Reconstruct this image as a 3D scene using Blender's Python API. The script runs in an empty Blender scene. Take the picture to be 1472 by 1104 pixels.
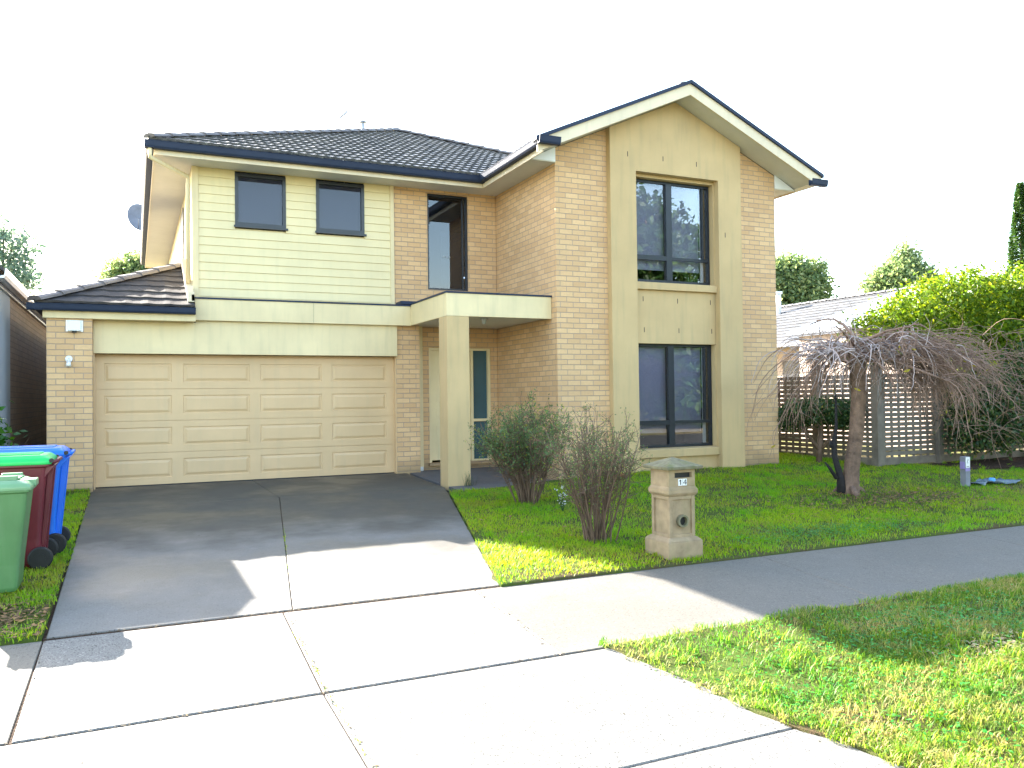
import bpy, bmesh, math, random
import numpy as np
from mathutils import Vector, Matrix
random.seed(7); RNG=np.random.default_rng(11)
sc=bpy.context.scene
COL=sc.collection
R=math.radians

# ------------------------------------------------------------------ ground profile
GY=[-200,-60,-40,-16,-13.2,-11,-9.12,-7.42,-1.7,.5,4,200]
GZ=[-.7,-.66,-.62,-.60,-.53,-.45,-.355,-.30,-.095,-.03,.0,.3]
def g(y): return float(np.interp(y,GY,GZ))
def gl(x,y):           # lawn surface
    x=np.asarray(x,float); y=np.asarray(y,float)
    z=np.interp(y,GY,GZ)+.012
    rise=.07*np.clip((x-6)/2,0,1)*np.clip((y+5.5)/3,0,1)
    b=.012*np.sin(x*1.7+y*.9)+.010*np.sin(x*.8-y*2.1+1)+.006*np.sin(x*4.1+1.3)*np.sin(y*3.7)
    # the lawn dies down to the slabs at its edges
    e=np.clip(np.minimum.reduce([np.abs(y+7.42)/.35,np.abs(y+9.12)/.35]),0,1)
    return z+rise+b*e

# ------------------------------------------------------------------ mesh helpers
class MB:
    def __init__(s): s.v=[]; s.f=[]; s.m=[]
    def add(s,vs,fs,m=0):
        o=len(s.v); s.v+= [tuple(map(float,v)) for v in vs]; s.f+=[tuple(i+o for i in f) for f in fs]; s.m+=[m]*len(fs); return s
    def box(s,x0,x1,y0,y1,z0,z1,m=0):
        if x0>x1:x0,x1=x1,x0
        if y0>y1:y0,y1=y1,y0
        if z0>z1:z0,z1=z1,z0
        v=[(x0,y0,z0),(x1,y0,z0),(x1,y1,z0),(x0,y1,z0),(x0,y0,z1),(x1,y0,z1),(x1,y1,z1),(x0,y1,z1)]
        return s.add(v,[(0,3,2,1),(4,5,6,7),(0,1,5,4),(1,2,6,5),(2,3,7,6),(3,0,4,7)],m)
    def hexa(s,b,t,m=0):   # bottom quad, top quad
        return s.add(list(b)+list(t),[(0,3,2,1),(4,5,6,7),(0,1,5,4),(1,2,6,5),(2,3,7,6),(3,0,4,7)],m)
    def prism(s,poly,d,m=0):   # poly: 3d points, extruded by d
        n=len(poly); d=Vector(d); v=[Vector(p) for p in poly]; w=[p+d for p in v]
        fs=[tuple(range(n-1,-1,-1)),tuple(range(n,2*n))]+[(i,(i+1)%n,n+(i+1)%n,n+i) for i in range(n)]
        return s.add(v+w,fs,m)
    def tube(s,pts,rad,n=8,m=0,cap=True):
        pts=[Vector(p) for p in pts]; k=len(pts)
        if not hasattr(rad,'__len__'): rad=[rad]*k
        vs=[];fs=[]; prev=None
        for i,p in enumerate(pts):
            t=(pts[min(i+1,k-1)]-pts[max(i-1,0)])
            if t.length<1e-9:t=Vector((0,0,1))
            t.normalize()
            if prev is None: a=Vector((1,0,0)) if abs(t.x)<.9 else Vector((0,1,0)); a=(a-t*a.dot(t)).normalized()
            else: a=(prev-t*prev.dot(t)).normalized()
            prev=a; b=t.cross(a)
            for j in range(n):
                th=2*math.pi*j/n; vs.append(p+(a*math.cos(th)+b*math.sin(th))*rad[i])
        for i in range(k-1):
            for j in range(n):
                fs.append((i*n+j,i*n+(j+1)%n,(i+1)*n+(j+1)%n,(i+1)*n+j))
        if cap: fs.append(tuple(range(n-1,-1,-1))); fs.append(tuple((k-1)*n+j for j in range(n)))
        return s.add(vs,fs,m)
    def build(s,name,mats,parent=None,smooth=False,bevel=0,segs=2):
        me=bpy.data.meshes.new(name); me.from_pydata(s.v,[],s.f)
        if not isinstance(mats,(list,tuple)): mats=[mats]
        for a in mats: me.materials.append(a)
        if len(mats)>1: me.polygons.foreach_set('material_index',s.m)
        bm=bmesh.new(); bm.from_mesh(me); bmesh.ops.recalc_face_normals(bm,faces=bm.faces)
        if bevel: bmesh.ops.bevel(bm,geom=list(bm.edges),offset=bevel,segments=segs,profile=.5,affect='EDGES',clamp_overlap=True)
        bm.to_mesh(me); bm.free()
        if smooth: me.polygons.foreach_set('use_smooth',[True]*len(me.polygons))
        o=bpy.data.objects.new(name,me); COL.objects.link(o)
        if parent: o.parent=parent; o.matrix_parent_inverse=parent.matrix_basis.inverted()
        return o
def split_pieces(o,touch=False):
    """one object per loose piece of the mesh"""
    me=o.data; n=len(me.vertices); p=list(range(n))
    def f(a):
        while p[a]!=a: p[a]=p[p[a]]; a=p[a]
        return a
    for e in me.edges:
        a,b=f(e.vertices[0]),f(e.vertices[1])
        if a!=b: p[a]=b
    gr={}
    for q in me.polygons: gr.setdefault(f(q.vertices[0]),[]).append(q.index)
    if len(gr)<2: return [o]
    out=[]
    for k,(root_,fs) in enumerate(sorted(gr.items())):
        idx={};V=[];F=[]
        for i in fs:
            F.append([idx.setdefault(v,len(idx)) for v in me.polygons[i].vertices])
        V=[None]*len(idx)
        for v,j in idx.items(): V[j]=me.vertices[v].co[:]
        m2=bpy.data.meshes.new(o.name); m2.from_pydata(V,[],F); m2.materials.append(me.materials[0])
        c=o if k==0 else o.copy(); c.data=m2
        if k: COL.objects.link(c)
        out.append(c)
    return out
def npmesh(name,V,F,mat,parent=None,attr=None,smooth=False):
    """V (n,3), F (k,3|4) numpy"""
    me=bpy.data.meshes.new(name); n=len(V); k,c=F.shape
    me.vertices.add(n); me.vertices.foreach_set('co',np.asarray(V,np.float32).ravel())
    me.loops.add(k*c); me.loops.foreach_set('vertex_index',F.astype(np.int32).ravel())
    me.polygons.add(k); me.polygons.foreach_set('loop_start',np.arange(0,k*c,c,dtype=np.int32)); 
    me.update(calc_edges=True); me.validate()
    if attr is not None:
        a=me.attributes.new('rnd','FLOAT','POINT'); a.data.foreach_set('value',attr.astype(np.float32))
    me.materials.append(mat)
    if smooth: me.polygons.foreach_set('use_smooth',[True]*len(me.polygons))
    o=bpy.data.objects.new(name,me); COL.objects.link(o)
    if parent: o.parent=parent; o.matrix_parent_inverse=parent.matrix_basis.inverted()
    return o
def tag(o,label=None,cat=None,group=None,kind=None):
    if label:o['label']=label
    if cat:o['category']=cat
    if group:o['group']=group
    if kind:o['kind']=kind
    return o
def thing(name,label,cat,loc=(0,0,0),rz=0,group=None):
    o=bpy.data.objects.new(name,None); COL.objects.link(o); o.location=loc; o.rotation_euler=(0,0,rz); o.empty_display_size=.2
    o.matrix_basis=Matrix.Translation(loc)@Matrix.Rotation(rz,4,'Z')
    return tag(o,label,cat,group)
def local(mb,name,mats,parent,**k):     # mesh given in the thing's own coordinates
    o=mb.build(name,mats,None,**k); o.parent=parent; return o

# ------------------------------------------------------------------ materials
def srgb(r,gr,b):
    f=lambda c:(c/255/12.92) if c/255<=.04045 else ((c/255+.055)/1.055)**2.4
    return (f(r),f(gr),f(b),1)
def C4(c): return tuple(c)+(1,) if len(c)==3 else tuple(c)
class NT:
    def __init__(s,name):
        s.mat=bpy.data.materials.new(name); s.mat.use_nodes=True; s.t=s.mat.node_tree; s.t.nodes.clear()
        s.out=s.n('ShaderNodeOutputMaterial')
    def n(s,ty,**k):
        nd=s.t.nodes.new(ty)
        for a,b in k.items():
            if a.startswith('i_'):
                key=a[2:].replace('_',' ')
                nd.inputs[key].default_value=b
            else: setattr(nd,a,b)
        return nd
    def l(s,a,b): s.t.links.new(a,b)
    def coord(s,kind='Object',scale=(1,1,1)):
        tc=s.n('ShaderNodeTexCoord'); mp=s.n('ShaderNodeMapping'); mp.inputs['Scale'].default_value=scale
        s.l(tc.outputs[kind],mp.inputs['Vector']); return mp.outputs['Vector']
    def noise(s,vec,scale,detail=4,rough=.55):
        nd=s.n('ShaderNodeTexNoise'); nd.inputs['Scale'].default_value=scale; nd.inputs['Detail'].default_value=detail; nd.inputs['Roughness'].default_value=rough
        s.l(vec,nd.inputs['Vector']); return nd.outputs['Fac']
    def ramp(s,fac,stops):
        nd=s.n('ShaderNodeValToRGB'); cr=nd.color_ramp
        while len(cr.elements)<len(stops): cr.elements.new(.5)
        for e,(p,c) in zip(cr.elements,stops): e.position=p; e.color=C4(c) if hasattr(c,'__len__') else (c,c,c,1)
        s.l(fac,nd.inputs['Fac']); return nd.outputs['Color']
    def mix(s,fac,a,b,mode='MIX'):
        nd=s.n('ShaderNodeMix',data_type='RGBA',blend_type=mode)
        if hasattr(fac,'node'): s.l(fac,nd.inputs[0])
        else: nd.inputs[0].default_value=fac
        for i,v in ((6,a),(7,b)):
            if hasattr(v,'node'): s.l(v,nd.inputs[i])
            else: nd.inputs[i].default_value=C4(v)
        return nd.outputs[2]
    def math(s,op,a,b=None):
        nd=s.n('ShaderNodeMath',operation=op)
        for i,v in ((0,a),(1,b)):
            if v is None: continue
            if hasattr(v,'node'): s.l(v,nd.inputs[i])
            else: nd.inputs[i].default_value=v
        return nd.outputs[0]
    def bump(s,h,strength=.3,dist=.01,normal=None):
        nd=s.n('ShaderNodeBump'); nd.inputs['Strength'].default_value=strength; nd.inputs['Distance'].default_value=dist
        s.l(h,nd.inputs['Height'])
        if normal is not None: s.l(normal,nd.inputs['Normal'])
        return nd.outputs['Normal']
    def bsdf(s,color,rough=.6,normal=None,metal=0,spec=.5):
        p=s.n('ShaderNodeBsdfPrincipled')
        if hasattr(color,'node'): s.l(color,p.inputs['Base Color'])
        else: p.inputs['Base Color'].default_value=C4(color)
        if hasattr(rough,'node'): s.l(rough,p.inputs['Roughness'])
        else: p.inputs['Roughness'].default_value=rough
        p.inputs['Metallic'].default_value=metal; p.inputs['Specular IOR Level'].default_value=spec
        if normal is not None: s.l(normal,p.inputs['Normal'])
        s.l(p.outputs[0],s.out.inputs['Surface']); return p
def paint(name,col,rough=.5,var=.12,scale=3,bump=.15,bs=60,bd=.002,metal=0,dirt=None,spec=.5):
    t=NT(name); v=t.coord(); n1=t.noise(v,scale,5); 
    c=t.mix(t.ramp(n1,[(.3,0),(.7,1)]),[x*(1-var) for x in col[:3]],[min(1,x*(1+var*.6)) for x in col[:3]])
    if dirt:
        v2=t.coord(scale=(6,6,.6)); n2=t.noise(v2,1.5,5); c=t.mix(t.ramp(n2,[(.5,0),(.78,dirt[1])]),c,dirt[0])
    nm=t.bump(t.noise(v,bs,3),bump,bd); t.bsdf(c,rough,nm,metal,spec); return t.mat
M={}
def brickmat(name,c1,c2,mortar,dirt=.25):
    t=NT(name); tc=t.n('ShaderNodeTexCoord'); sp=t.n('ShaderNodeSeparateXYZ'); t.l(tc.outputs['Object'],sp.inputs[0])
    cb=t.n('ShaderNodeCombineXYZ'); t.l(t.math('ADD',sp.outputs[0],sp.outputs[1]),cb.inputs[0]); t.l(sp.outputs[2],cb.inputs[1])
    b=t.n('ShaderNodeTexBrick'); t.l(cb.outputs[0],b.inputs['Vector'])
    b.inputs['Scale'].default_value=1; b.inputs['Brick Width'].default_value=.24; b.inputs['Row Height'].default_value=.086
    b.inputs['Mortar Size'].default_value=.0062; b.inputs['Mortar Smooth'].default_value=.15; b.inputs['Bias'].default_value=0
    b.inputs['Color1'].default_value=C4(c1); b.inputs['Color2'].default_value=C4(c2); b.inputs['Mortar'].default_value=C4(mortar)
    v=t.coord(); n1=t.noise(v,30,6,.7); c=t.mix(t.ramp(n1,[(.3,0),(.75,.35)]),b.outputs['Color'],[x*.6 for x in c1],)
    n2=t.noise(v,.9,4); c=t.mix(t.ramp(n2,[(.4,0),(.75,dirt)]),c,(.40,.27,.16))
    n3=t.noise(v,260,2); c=t.mix(t.ramp(n3,[(.6,0),(.8,.35)]),c,[x*.45 for x in c1])
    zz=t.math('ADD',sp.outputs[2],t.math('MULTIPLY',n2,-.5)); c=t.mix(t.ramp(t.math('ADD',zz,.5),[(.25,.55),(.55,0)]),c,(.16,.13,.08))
    h=t.math('SUBTRACT',t.math('MULTIPLY',n1,.25),t.math('MULTIPLY',b.outputs['Fac'],1.0))
    t.bsdf(c,.85,t.bump(h,.9,.006),spec=.25); return t.mat
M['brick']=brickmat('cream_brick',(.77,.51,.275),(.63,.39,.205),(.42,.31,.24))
M['brick_dark']=brickmat('neighbour_brick',(.36,.27,.21),(.30,.225,.175),(.2,.17,.15))
M['render']=paint('olive_render',(.57,.41,.215),.8,.10,1.3,.35,90,.003,dirt=((.30,.27,.16),.35),spec=.25)
M['board']=paint('painted_boards',(.76,.635,.365),.5,.08,1.1,.1,50,dirt=((.60,.52,.30),.35))
M['trim']=paint('painted_trim',(.74,.60,.35),.5,.10,1.7,.1,50,dirt=((.46,.40,.24),.38))
M['door']=paint('sectional_door_paint',(.65,.445,.245),.42,.06,2,.12,220,.0015,dirt=((.42,.34,.22),.2))
M['fascia']=paint('cream_fascia',(.72,.60,.42),.45,.08,2,.08,50,dirt=((.4,.36,.25),.3))
M['soffit']=paint('white_soffit',(.66,.64,.58),.65,.07,1,.08,60,dirt=((.5,.48,.42),.25))
M['gutter']=paint('dark_blue_steel',(.022,.033,.066),.55,.15,3,.05,40,spec=.25)
M['black']=paint('black_aluminium',(.012,.017,.028),.35,.15,3,.05,40)
M['dark']=paint('dark_interior',(.03,.03,.032),.9,.2,2,.1,30)  # near-black colour carries the dimness of unlit rooms; board joint too
M['blind']=paint('grey_blind',(.36,.34,.44),.8,.06,1.2,.1,300,.001)
M['white']=paint('white_plastic',(.78,.79,.8),.35,.05,4,.05,40)
M['grey_wall']=paint('pale_grey_render',(.33,.37,.42),.8,.1,1,.3,80)
M['silver']=paint('silver_steel',(.42,.44,.48),.3,.1,2,.05,30,metal=.7)
M['stone']=paint('sandstone',(.36,.265,.165),.9,.25,9,.6,120,.004,dirt=((.22,.20,.10),.55),spec=.2)
M['moss_stone']=paint('mossy_stone',(.22,.20,.13),.95,.35,12,.8,100,.006,dirt=((.13,.15,.04),.7),spec=.2)
M['wood']=paint('weathered_timber',(.18,.15,.12),.85,.3,5,.5,60,.003)
M['post_grey']=paint('grey_post',(.22,.23,.27),.7,.2,6,.3,50)
M['bark']=paint('brown_bark',(.21,.13,.09),.9,.5,9,1,45,.02,dirt=((.08,.055,.045),.7))
M['bark_dark']=paint('black_bark',(.018,.015,.016),.9,.5,20,.9,60,.01)
M['twig']=paint('brown_grey_twigs',(.29,.18,.13),.7,.35,3,.4,80,.003)
M['twig_sun_tint']=paint('sun_tinted_twigs',(.50,.40,.385),.6,.3,3,.4,80,.003)  # sunlit look painted in as a paler copy of the twig colour
M['stem']=paint('brown_stems',(.16,.10,.068),.8,.4,5,.4,80,.003)
M['rubber']=paint('black_rubber',(.012,.012,.013),.6,.2,10,.2,60)
M['bin_green']=paint('faded_green_plastic',(.085,.21,.075),.42,.18,2.5,.25,120,.002,dirt=((.2,.3,.18),.35))
M['bin_red']=paint('maroon_plastic',(.13,.012,.022),.38,.15,3,.2,120,.002)
M['lid_green']=paint('bright_green_plastic',(.015,.52,.12),.35,.08,3,.1,120,.002)
M['bin_blue']=paint('bright_blue_plastic',(.008,.16,.72),.38,.08,3,.1,120,.002)
M['lid_pale']=paint('pale_green_plastic',(.17,.33,.17),.3,.12,4,.2,100,.002)
M['teal']=paint('wet_grey_liner',(.10,.14,.17),.25,.3,8,.4,30,.01)
M['sky_blue']=paint('blue_cap_plastic',(.08,.35,.75),.35,.05,5,.05,30)
M['purple']=paint('lilac_tape',(.28,.22,.5),.5,.1,5,.1,30)
M['tealglass']=None
M['flat_black']=paint('black_print_and_shade',(.01,.01,.012),.5,.05,5,.02,30)  # print and black parts; also painted shade in letterbox and weep openings
M['stickerwhite']=paint('sticker_white',(.55,.57,.62),.5,.05,5,.02,30)
def glass(name,tint=(1,1,1),gloss=.0,boost=1.5):
    t=NT(name); tr=t.n('ShaderNodeBsdfTransparent'); tr.inputs[0].default_value=C4(tint)
    gl_=t.n('ShaderNodeBsdfGlossy'); gl_.inputs['Roughness'].default_value=.005; gl_.inputs[0].default_value=(1,1,1,1)
    fr=t.n('ShaderNodeFresnel'); fr.inputs[0].default_value=1.5; mx=t.n('ShaderNodeMixShader')
    v=t.coord(); nm=t.bump(t.noise(v,.7,1),.06,.02); t.l(nm,gl_.inputs['Normal'])
    f=t.math('MINIMUM',t.math('ADD',t.math('MULTIPLY',fr.outputs[0],boost*.75),gloss),1.0)
    t.l(f,mx.inputs[0]); t.l(tr.outputs[0],mx.inputs[1]); t.l(gl_.outputs[0],mx.inputs[2]); t.l(mx.outputs[0],t.out.inputs[0]); return t.mat
M['glass']=glass('window_glass',(.85,.87,.90),.0)
M['tintglass']=glass('dark_window_glass',(.38,.42,.5),.02,1.3)
M['smallglass']=glass('blind_window_glass',(.7,.72,.78),.0,.8)
M['blind_dark']=paint('slate_blind',(.13,.13,.165),.8,.08,1.2,.1,300,.001)
M['frost']=paint('frosted_teal_glass',(.045,.10,.125),.25,.1,2,.05,30)
def tilemat(name,a,b,rough=.45,lich=(.33,.34,.30),la=.5,spec=.5):
    t=NT(name); v=t.coord(); n1=t.noise(v,2.2,5); n2=t.noise(v,28,5,.7); n3=t.noise(v,6,4)
    c=t.mix(t.ramp(n1,[(.35,0),(.65,1)]),a,b); c=t.mix(t.ramp(n2,[(.55,0),(.72,la)]),c,lich)
    c=t.mix(t.ramp(n3,[(.55,0),(.8,.5)]),c,[x*.5 for x in a])
    t.bsdf(c,t.ramp(n2,[(.3,rough*.8),(.8,min(1,rough*1.5))]),t.bump(n2,.5,.004),spec=spec); return t.mat
M['tile']=tilemat('charcoal_roof_tile',(.055,.058,.068),(.10,.095,.095),.38,(.40,.40,.34),.75)
M['tile_low']=tilemat('wet_roof_tile',(.05,.047,.052),(.085,.075,.072),.75,(.2,.18,.17),.3,.12)
M['tile_ridge']=tilemat('ridge_tile',(.13,.11,.11),(.19,.165,.16),.5,(.36,.34,.32),.4)
M['tile_pale']=tilemat('pale_grey_roof_tile',(.085,.09,.10),(.13,.13,.14),.6,(.25,.25,.25),.4)
M['metal_roof']=paint('pale_metal_roof',(.42,.45,.5),.4,.05,1,.05,30)
M['stonewall']=tilemat('pink_stone_wall',(.62,.48,.42),(.72,.6,.52),.9,(.35,.28,.24),.5)
def concretemat(name,base,dark,speck=.5,stain=.5,warm=(.30,.27,.22),damp=None):
    t=NT(name); v=t.coord(); 
    n1=t.noise(v,.55,5,.6); n2=t.noise(v,3,5,.6); n3=t.noise(v,170,2,.6); n4=t.noise(v,70,3,.7)
    c=t.mix(t.ramp(n1,[(.38,0),(.66,1)]),[x*dark for x in base],base)
    c=t.mix(t.ramp(n2,[(.45,0),(.8,stain)]),c,warm)
    c=t.mix(t.ramp(n3,[(.38,1),(.52,0)]),c,[x*(1-speck*.7) for x in base])
    vo=t.n('ShaderNodeTexVoronoi'); vo.inputs['Scale'].default_value=52; t.l(v,vo.inputs['Vector']); sp_=t.n('ShaderNodeSeparateColor'); t.l(vo.outputs['Color'],sp_.inputs[0])
    mk=t.math('MULTIPLY',t.ramp(sp_.outputs[0],[(.40,0),(.44,1)]),t.ramp(vo.outputs['Distance'],[(.24,1),(.40,0)])); mk=t.math('MULTIPLY',mk,t.ramp(n2,[(.3,speck*.35),(.6,speck)]))
    c=t.mix(mk,c,[x*.16 for x in base])
    mk2=t.math('MULTIPLY',t.ramp(sp_.outputs[1],[(.75,0),(.78,.5)]),t.ramp(vo.outputs['Distance'],[(.25,1),(.5,0)])); c=t.mix(t.math('MULTIPLY',mk2,speck),c,[min(1,x*1.9) for x in base])
    if damp is not None:   # rain-damp concrete nearer the garage, with its own wandering edge
        s_=t.n('ShaderNodeSeparateXYZ'); t.l(v,s_.inputs[0]); e=t.math('ADD',t.math('SUBTRACT',s_.outputs[1],damp),t.math('MULTIPLY',t.math('SUBTRACT',n1,.5),5.5))
        c=t.mix(t.ramp(t.math('ADD',t.math('MULTIPLY',e,.6),.5),[(.15,0),(.75,.85)]),c,(.068,.06,.046))
    t.bsdf(c,t.ramp(n1,[(.4,.38),(.6,.8)]) if damp is not None else t.ramp(n1,[(.4,.6),(.6,.85)]),t.bump(n4,.45,.004),spec=.4); return t.mat
M['conc_drive']=concretemat('driveway_concrete',(.20,.19,.178),.7,.35,.55,(.13,.11,.08),damp=-4.1)
M['conc_path']=concretemat('footpath_concrete',(.17,.158,.138),.85,.6,.3,(.17,.15,.115))
M['conc_apron']=concretemat('exposed_aggregate_concrete',(.215,.208,.195),.92,.9,.15,(.25,.235,.21))
M['porch']=concretemat('porch_concrete',(.115,.115,.125),.8,.3,.3,(.18,.17,.17))
def soilmat():
    t=NT('lawn_soil'); v=t.coord(); n1=t.noise(v,1.6,5); n2=t.noise(v,22,5,.7); n3=t.noise(v,120,3,.7)
    c=t.mix(t.ramp(n1,[(.35,0),(.6,1)]),(.11,.075,.042),(.085,.13,.022))
    c=t.mix(t.ramp(n2,[(.45,0),(.65,.8)]),c,(.06,.10,.02)); c=t.mix(t.ramp(n3,[(.55,0),(.7,.6)]),c,(.14,.11,.06))
    t.bsdf(c,.95,t.bump(n3,.9,.02),spec=.1); return t.mat
M['soil']=soilmat()
def plainsoil():
    t=NT('bare_ground'); v=t.coord(); n1=t.noise(v,.12,5); n2=t.noise(v,18,5,.7)
    c=t.mix(t.ramp(n1,[(.4,0),(.6,1)]),(.16,.17,.06),(.22,.18,.11)); c=t.mix(t.ramp(n2,[(.5,0),(.7,.6)]),c,(.08,.06,.035))
    t.bsdf(c,.95,t.bump(n2,.7,.03),spec=.1); return t.mat
M['ground']=plainsoil()
M['mulch']=paint('dark_mulch',(.055,.035,.025),.95,.5,14,.9,40,.03,spec=.1)
M['asphalt']=paint('asphalt',(.05,.05,.052),.85,.2,4,.6,150,.004)
def leafmat(name,stops,trans=.45,rough=.45,patch=None,patch2=None):
    t=NT(name); a=t.n('ShaderNodeAttribute',attribute_name='rnd'); c=t.ramp(a.outputs['Fac'],stops)
    if patch:
        v=t.coord('Object'); n=t.noise(v,patch[0],4); c=t.mix(t.ramp(n,[(.45,0),(.62,patch[2])]),c,patch[1])
    if patch2:
        n=t.noise(v,patch2[0],6,.7); c=t.mix(t.math('MULTIPLY',t.ramp(n,[(.50,0),(.60,patch2[2])]),t.ramp(a.outputs['Fac'],[(.3,.3),(.5,1)])),c,patch2[1])
    d=t.n('ShaderNodeBsdfPrincipled'); t.l(c,d.inputs['Base Color']); d.inputs['Roughness'].default_value=rough; d.inputs['Specular IOR Level'].default_value=.35
    tl=t.n('ShaderNodeBsdfTranslucent'); t.l(t.mix(.35,c,(1,.95,.2),'SOFT_LIGHT'),tl.inputs[0])
    mx=t.n('ShaderNodeMixShader'); mx.inputs[0].default_value=trans; t.l(d.outputs[0],mx.inputs[1]); t.l(tl.outputs[0],mx.inputs[2]); t.l(mx.outputs[0],t.out.inputs[0]); return t.mat
M['grass']=leafmat('grass_blades',[(0,(.16,.33,.006)),(.45,(.32,.52,.01)),(.8,(.42,.56,.015)),(.93,(.42,.40,.03)),(1,(.40,.27,.08))],.5,.5,(.9,(.12,.46,.01),.6),(2.1,(.34,.27,.08),.6))
M['verge']=leafmat('verge_grass_blades',[(0,(.07,.18,.012)),(.4,(.14,.30,.015)),(.66,(.25,.37,.03)),(.84,(.42,.40,.08)),(1,(.60,.47,.24))],.55,.5,(1.1,(.06,.26,.03),.6),(3.3,(.50,.38,.17),.8))
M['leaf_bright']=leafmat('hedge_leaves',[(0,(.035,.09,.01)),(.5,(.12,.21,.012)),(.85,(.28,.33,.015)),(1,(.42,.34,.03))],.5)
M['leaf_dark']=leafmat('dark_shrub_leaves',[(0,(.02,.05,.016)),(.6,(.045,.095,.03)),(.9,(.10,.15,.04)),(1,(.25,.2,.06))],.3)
M['leaf_grey']=leafmat('grey_green_leaves',[(0,(.06,.12,.055)),(.6,(.14,.23,.10)),(.9,(.22,.29,.10)),(1,(.42,.40,.04))],.45)
M['leaf_tree']=leafmat('tree_leaves',[(0,(.02,.06,.015)),(.6,(.04,.10,.025)),(1,(.09,.15,.03))],.35)
M['leaf_far']=leafmat('far_tree_leaves',[(0,(.09,.16,.09)),(.6,(.20,.28,.14)),(1,(.36,.40,.2))],.55)  # distant haze put into lightened leaf colours
M['leaf_gum']=leafmat('gum_tree_leaves',[(0,(.10,.18,.17)),(.6,(.18,.27,.25)),(1,(.28,.36,.33))],.55)
M['leaf_shiny']=leafmat('glossy_leaves',[(0,(.012,.055,.008)),(.6,(.03,.12,.012)),(1,(.12,.24,.012))],.3,.25)
M['straw']=leafmat('dry_straw',[(0,(.25,.2,.12)),(1,(.5,.42,.28))],.1,.9)
M['leaf_shiny2']=leafmat('clover_leaves',[(0,(.02,.15,.01)),(.6,(.04,.30,.03)),(1,(.10,.40,.06))],.35,.4)
M['leaf_yellow']=leafmat('yellow_leaves',[(0,(.35,.26,.01)),(.6,(.45,.38,.02)),(1,(.22,.28,.03))],.4)
M['litter']=leafmat('dead_leaves',[(0,(.07,.045,.02)),(.6,(.22,.13,.06)),(1,(.42,.22,.09))],.1,.8)
M['litter_dark']=leafmat('dark_debris',[(0,(.02,.016,.01)),(.7,(.06,.045,.025)),(1,(.15,.11,.05))],.0,.9)

# ------------------------------------------------------------------ camera
cam=bpy.data.cameras.new('camera'); co=bpy.data.objects.new('camera',cam); COL.objects.link(co); sc.camera=co
rr=Vector((0.90859223,-0.41749724,-0.01249855)); uu=Vector((0.0045087,-0.02011827,0.99978744)); ff=Vector((0.41765995,0.90845545,0.01639694))
co.matrix_world=Matrix(((rr.x,uu.x,-ff.x,1.17306),(rr.y,uu.y,-ff.y,-13.73831),(rr.z,uu.z,-ff.z,1.27955),(0,0,0,1)))
cam.sensor_width=36; cam.lens=1179.52/1472*36; cam.clip_end=2000; cam.clip_start=.05

# ------------------------------------------------------------------ light
SUN=Vector((-.72,1.77,1.0)).normalized()
elev=math.asin(SUN.z); az=math.atan2(SUN.x,SUN.y)
w=bpy.data.worlds.new('World'); sc.world=w; w.use_nodes=True; nt=w.node_tree
bg=nt.nodes['Background']; sky=nt.nodes.new('ShaderNodeTexSky'); sky.sky_type='NISHITA'; sky.sun_disc=False
sky.sun_elevation=elev; sky.sun_rotation=az; sky.air_density=1.0; sky.dust_density=1.1; sky.ozone_density=1.0
tc=nt.nodes.new('ShaderNodeTexCoord'); mp=nt.nodes.new('ShaderNodeMapping'); mp.inputs['Scale'].default_value=(1,1,2.6); nt.links.new(tc.outputs['Generated'],mp.inputs[0])
ns=nt.nodes.new('ShaderNodeTexNoise'); ns.inputs['Scale'].default_value=2.6; ns.inputs['Detail'].default_value=7; nt.links.new(mp.outputs[0],ns.inputs['Vector'])
cr=nt.nodes.new('ShaderNodeValToRGB'); cr.color_ramp.elements[0].position=.50; cr.color_ramp.elements[1].position=.66; nt.links.new(ns.outputs['Fac'],cr.inputs[0])
mx=nt.nodes.new('ShaderNodeMix'); mx.data_type='RGBA'; spz=nt.nodes.new('ShaderNodeSeparateXYZ'); nt.links.new(tc.outputs['Generated'],spz.inputs[0])
lo_=nt.nodes.new('ShaderNodeMapRange'); lo_.inputs[1].default_value=.08; lo_.inputs[2].default_value=.14; lo_.inputs[3].default_value=1; lo_.inputs[4].default_value=.05; nt.links.new(spz.outputs[2],lo_.inputs[0])
ml=nt.nodes.new('ShaderNodeMath'); ml.operation='MULTIPLY'; nt.links.new(cr.outputs[0],ml.inputs[0]); nt.links.new(lo_.outputs[0],ml.inputs[1]); nt.links.new(ml.outputs[0],mx.inputs[0]); nt.links.new(sky.outputs[0],mx.inputs[6]); mx.inputs[7].default_value=(6.4,6.2,5.9,1)
wm=nt.nodes.new('ShaderNodeMix'); wm.data_type='RGBA'; wm.blend_type='MULTIPLY'; wm.inputs[0].default_value=1; nt.links.new(mx.outputs[2],wm.inputs[6]); wm.inputs[7].default_value=(1.06,1.0,.88,1)
nt.links.new(wm.outputs[2],bg.inputs[0]); bg.inputs[1].default_value=.128
sl=bpy.data.lights.new('sun','SUN'); sl.energy=5.0; sl.angle=R(.5); sl.color=(1,.93,.82)
so=bpy.data.objects.new('sun',sl); COL.objects.link(so); so.rotation_euler=SUN.to_track_quat('Z','Y').to_euler(); so.location=(-10,25,20)
sc.view_settings.view_transform='Standard'; sc.view_settings.look='None'; sc.view_settings.exposure=2.95; sc.view_settings.gamma=1
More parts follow.
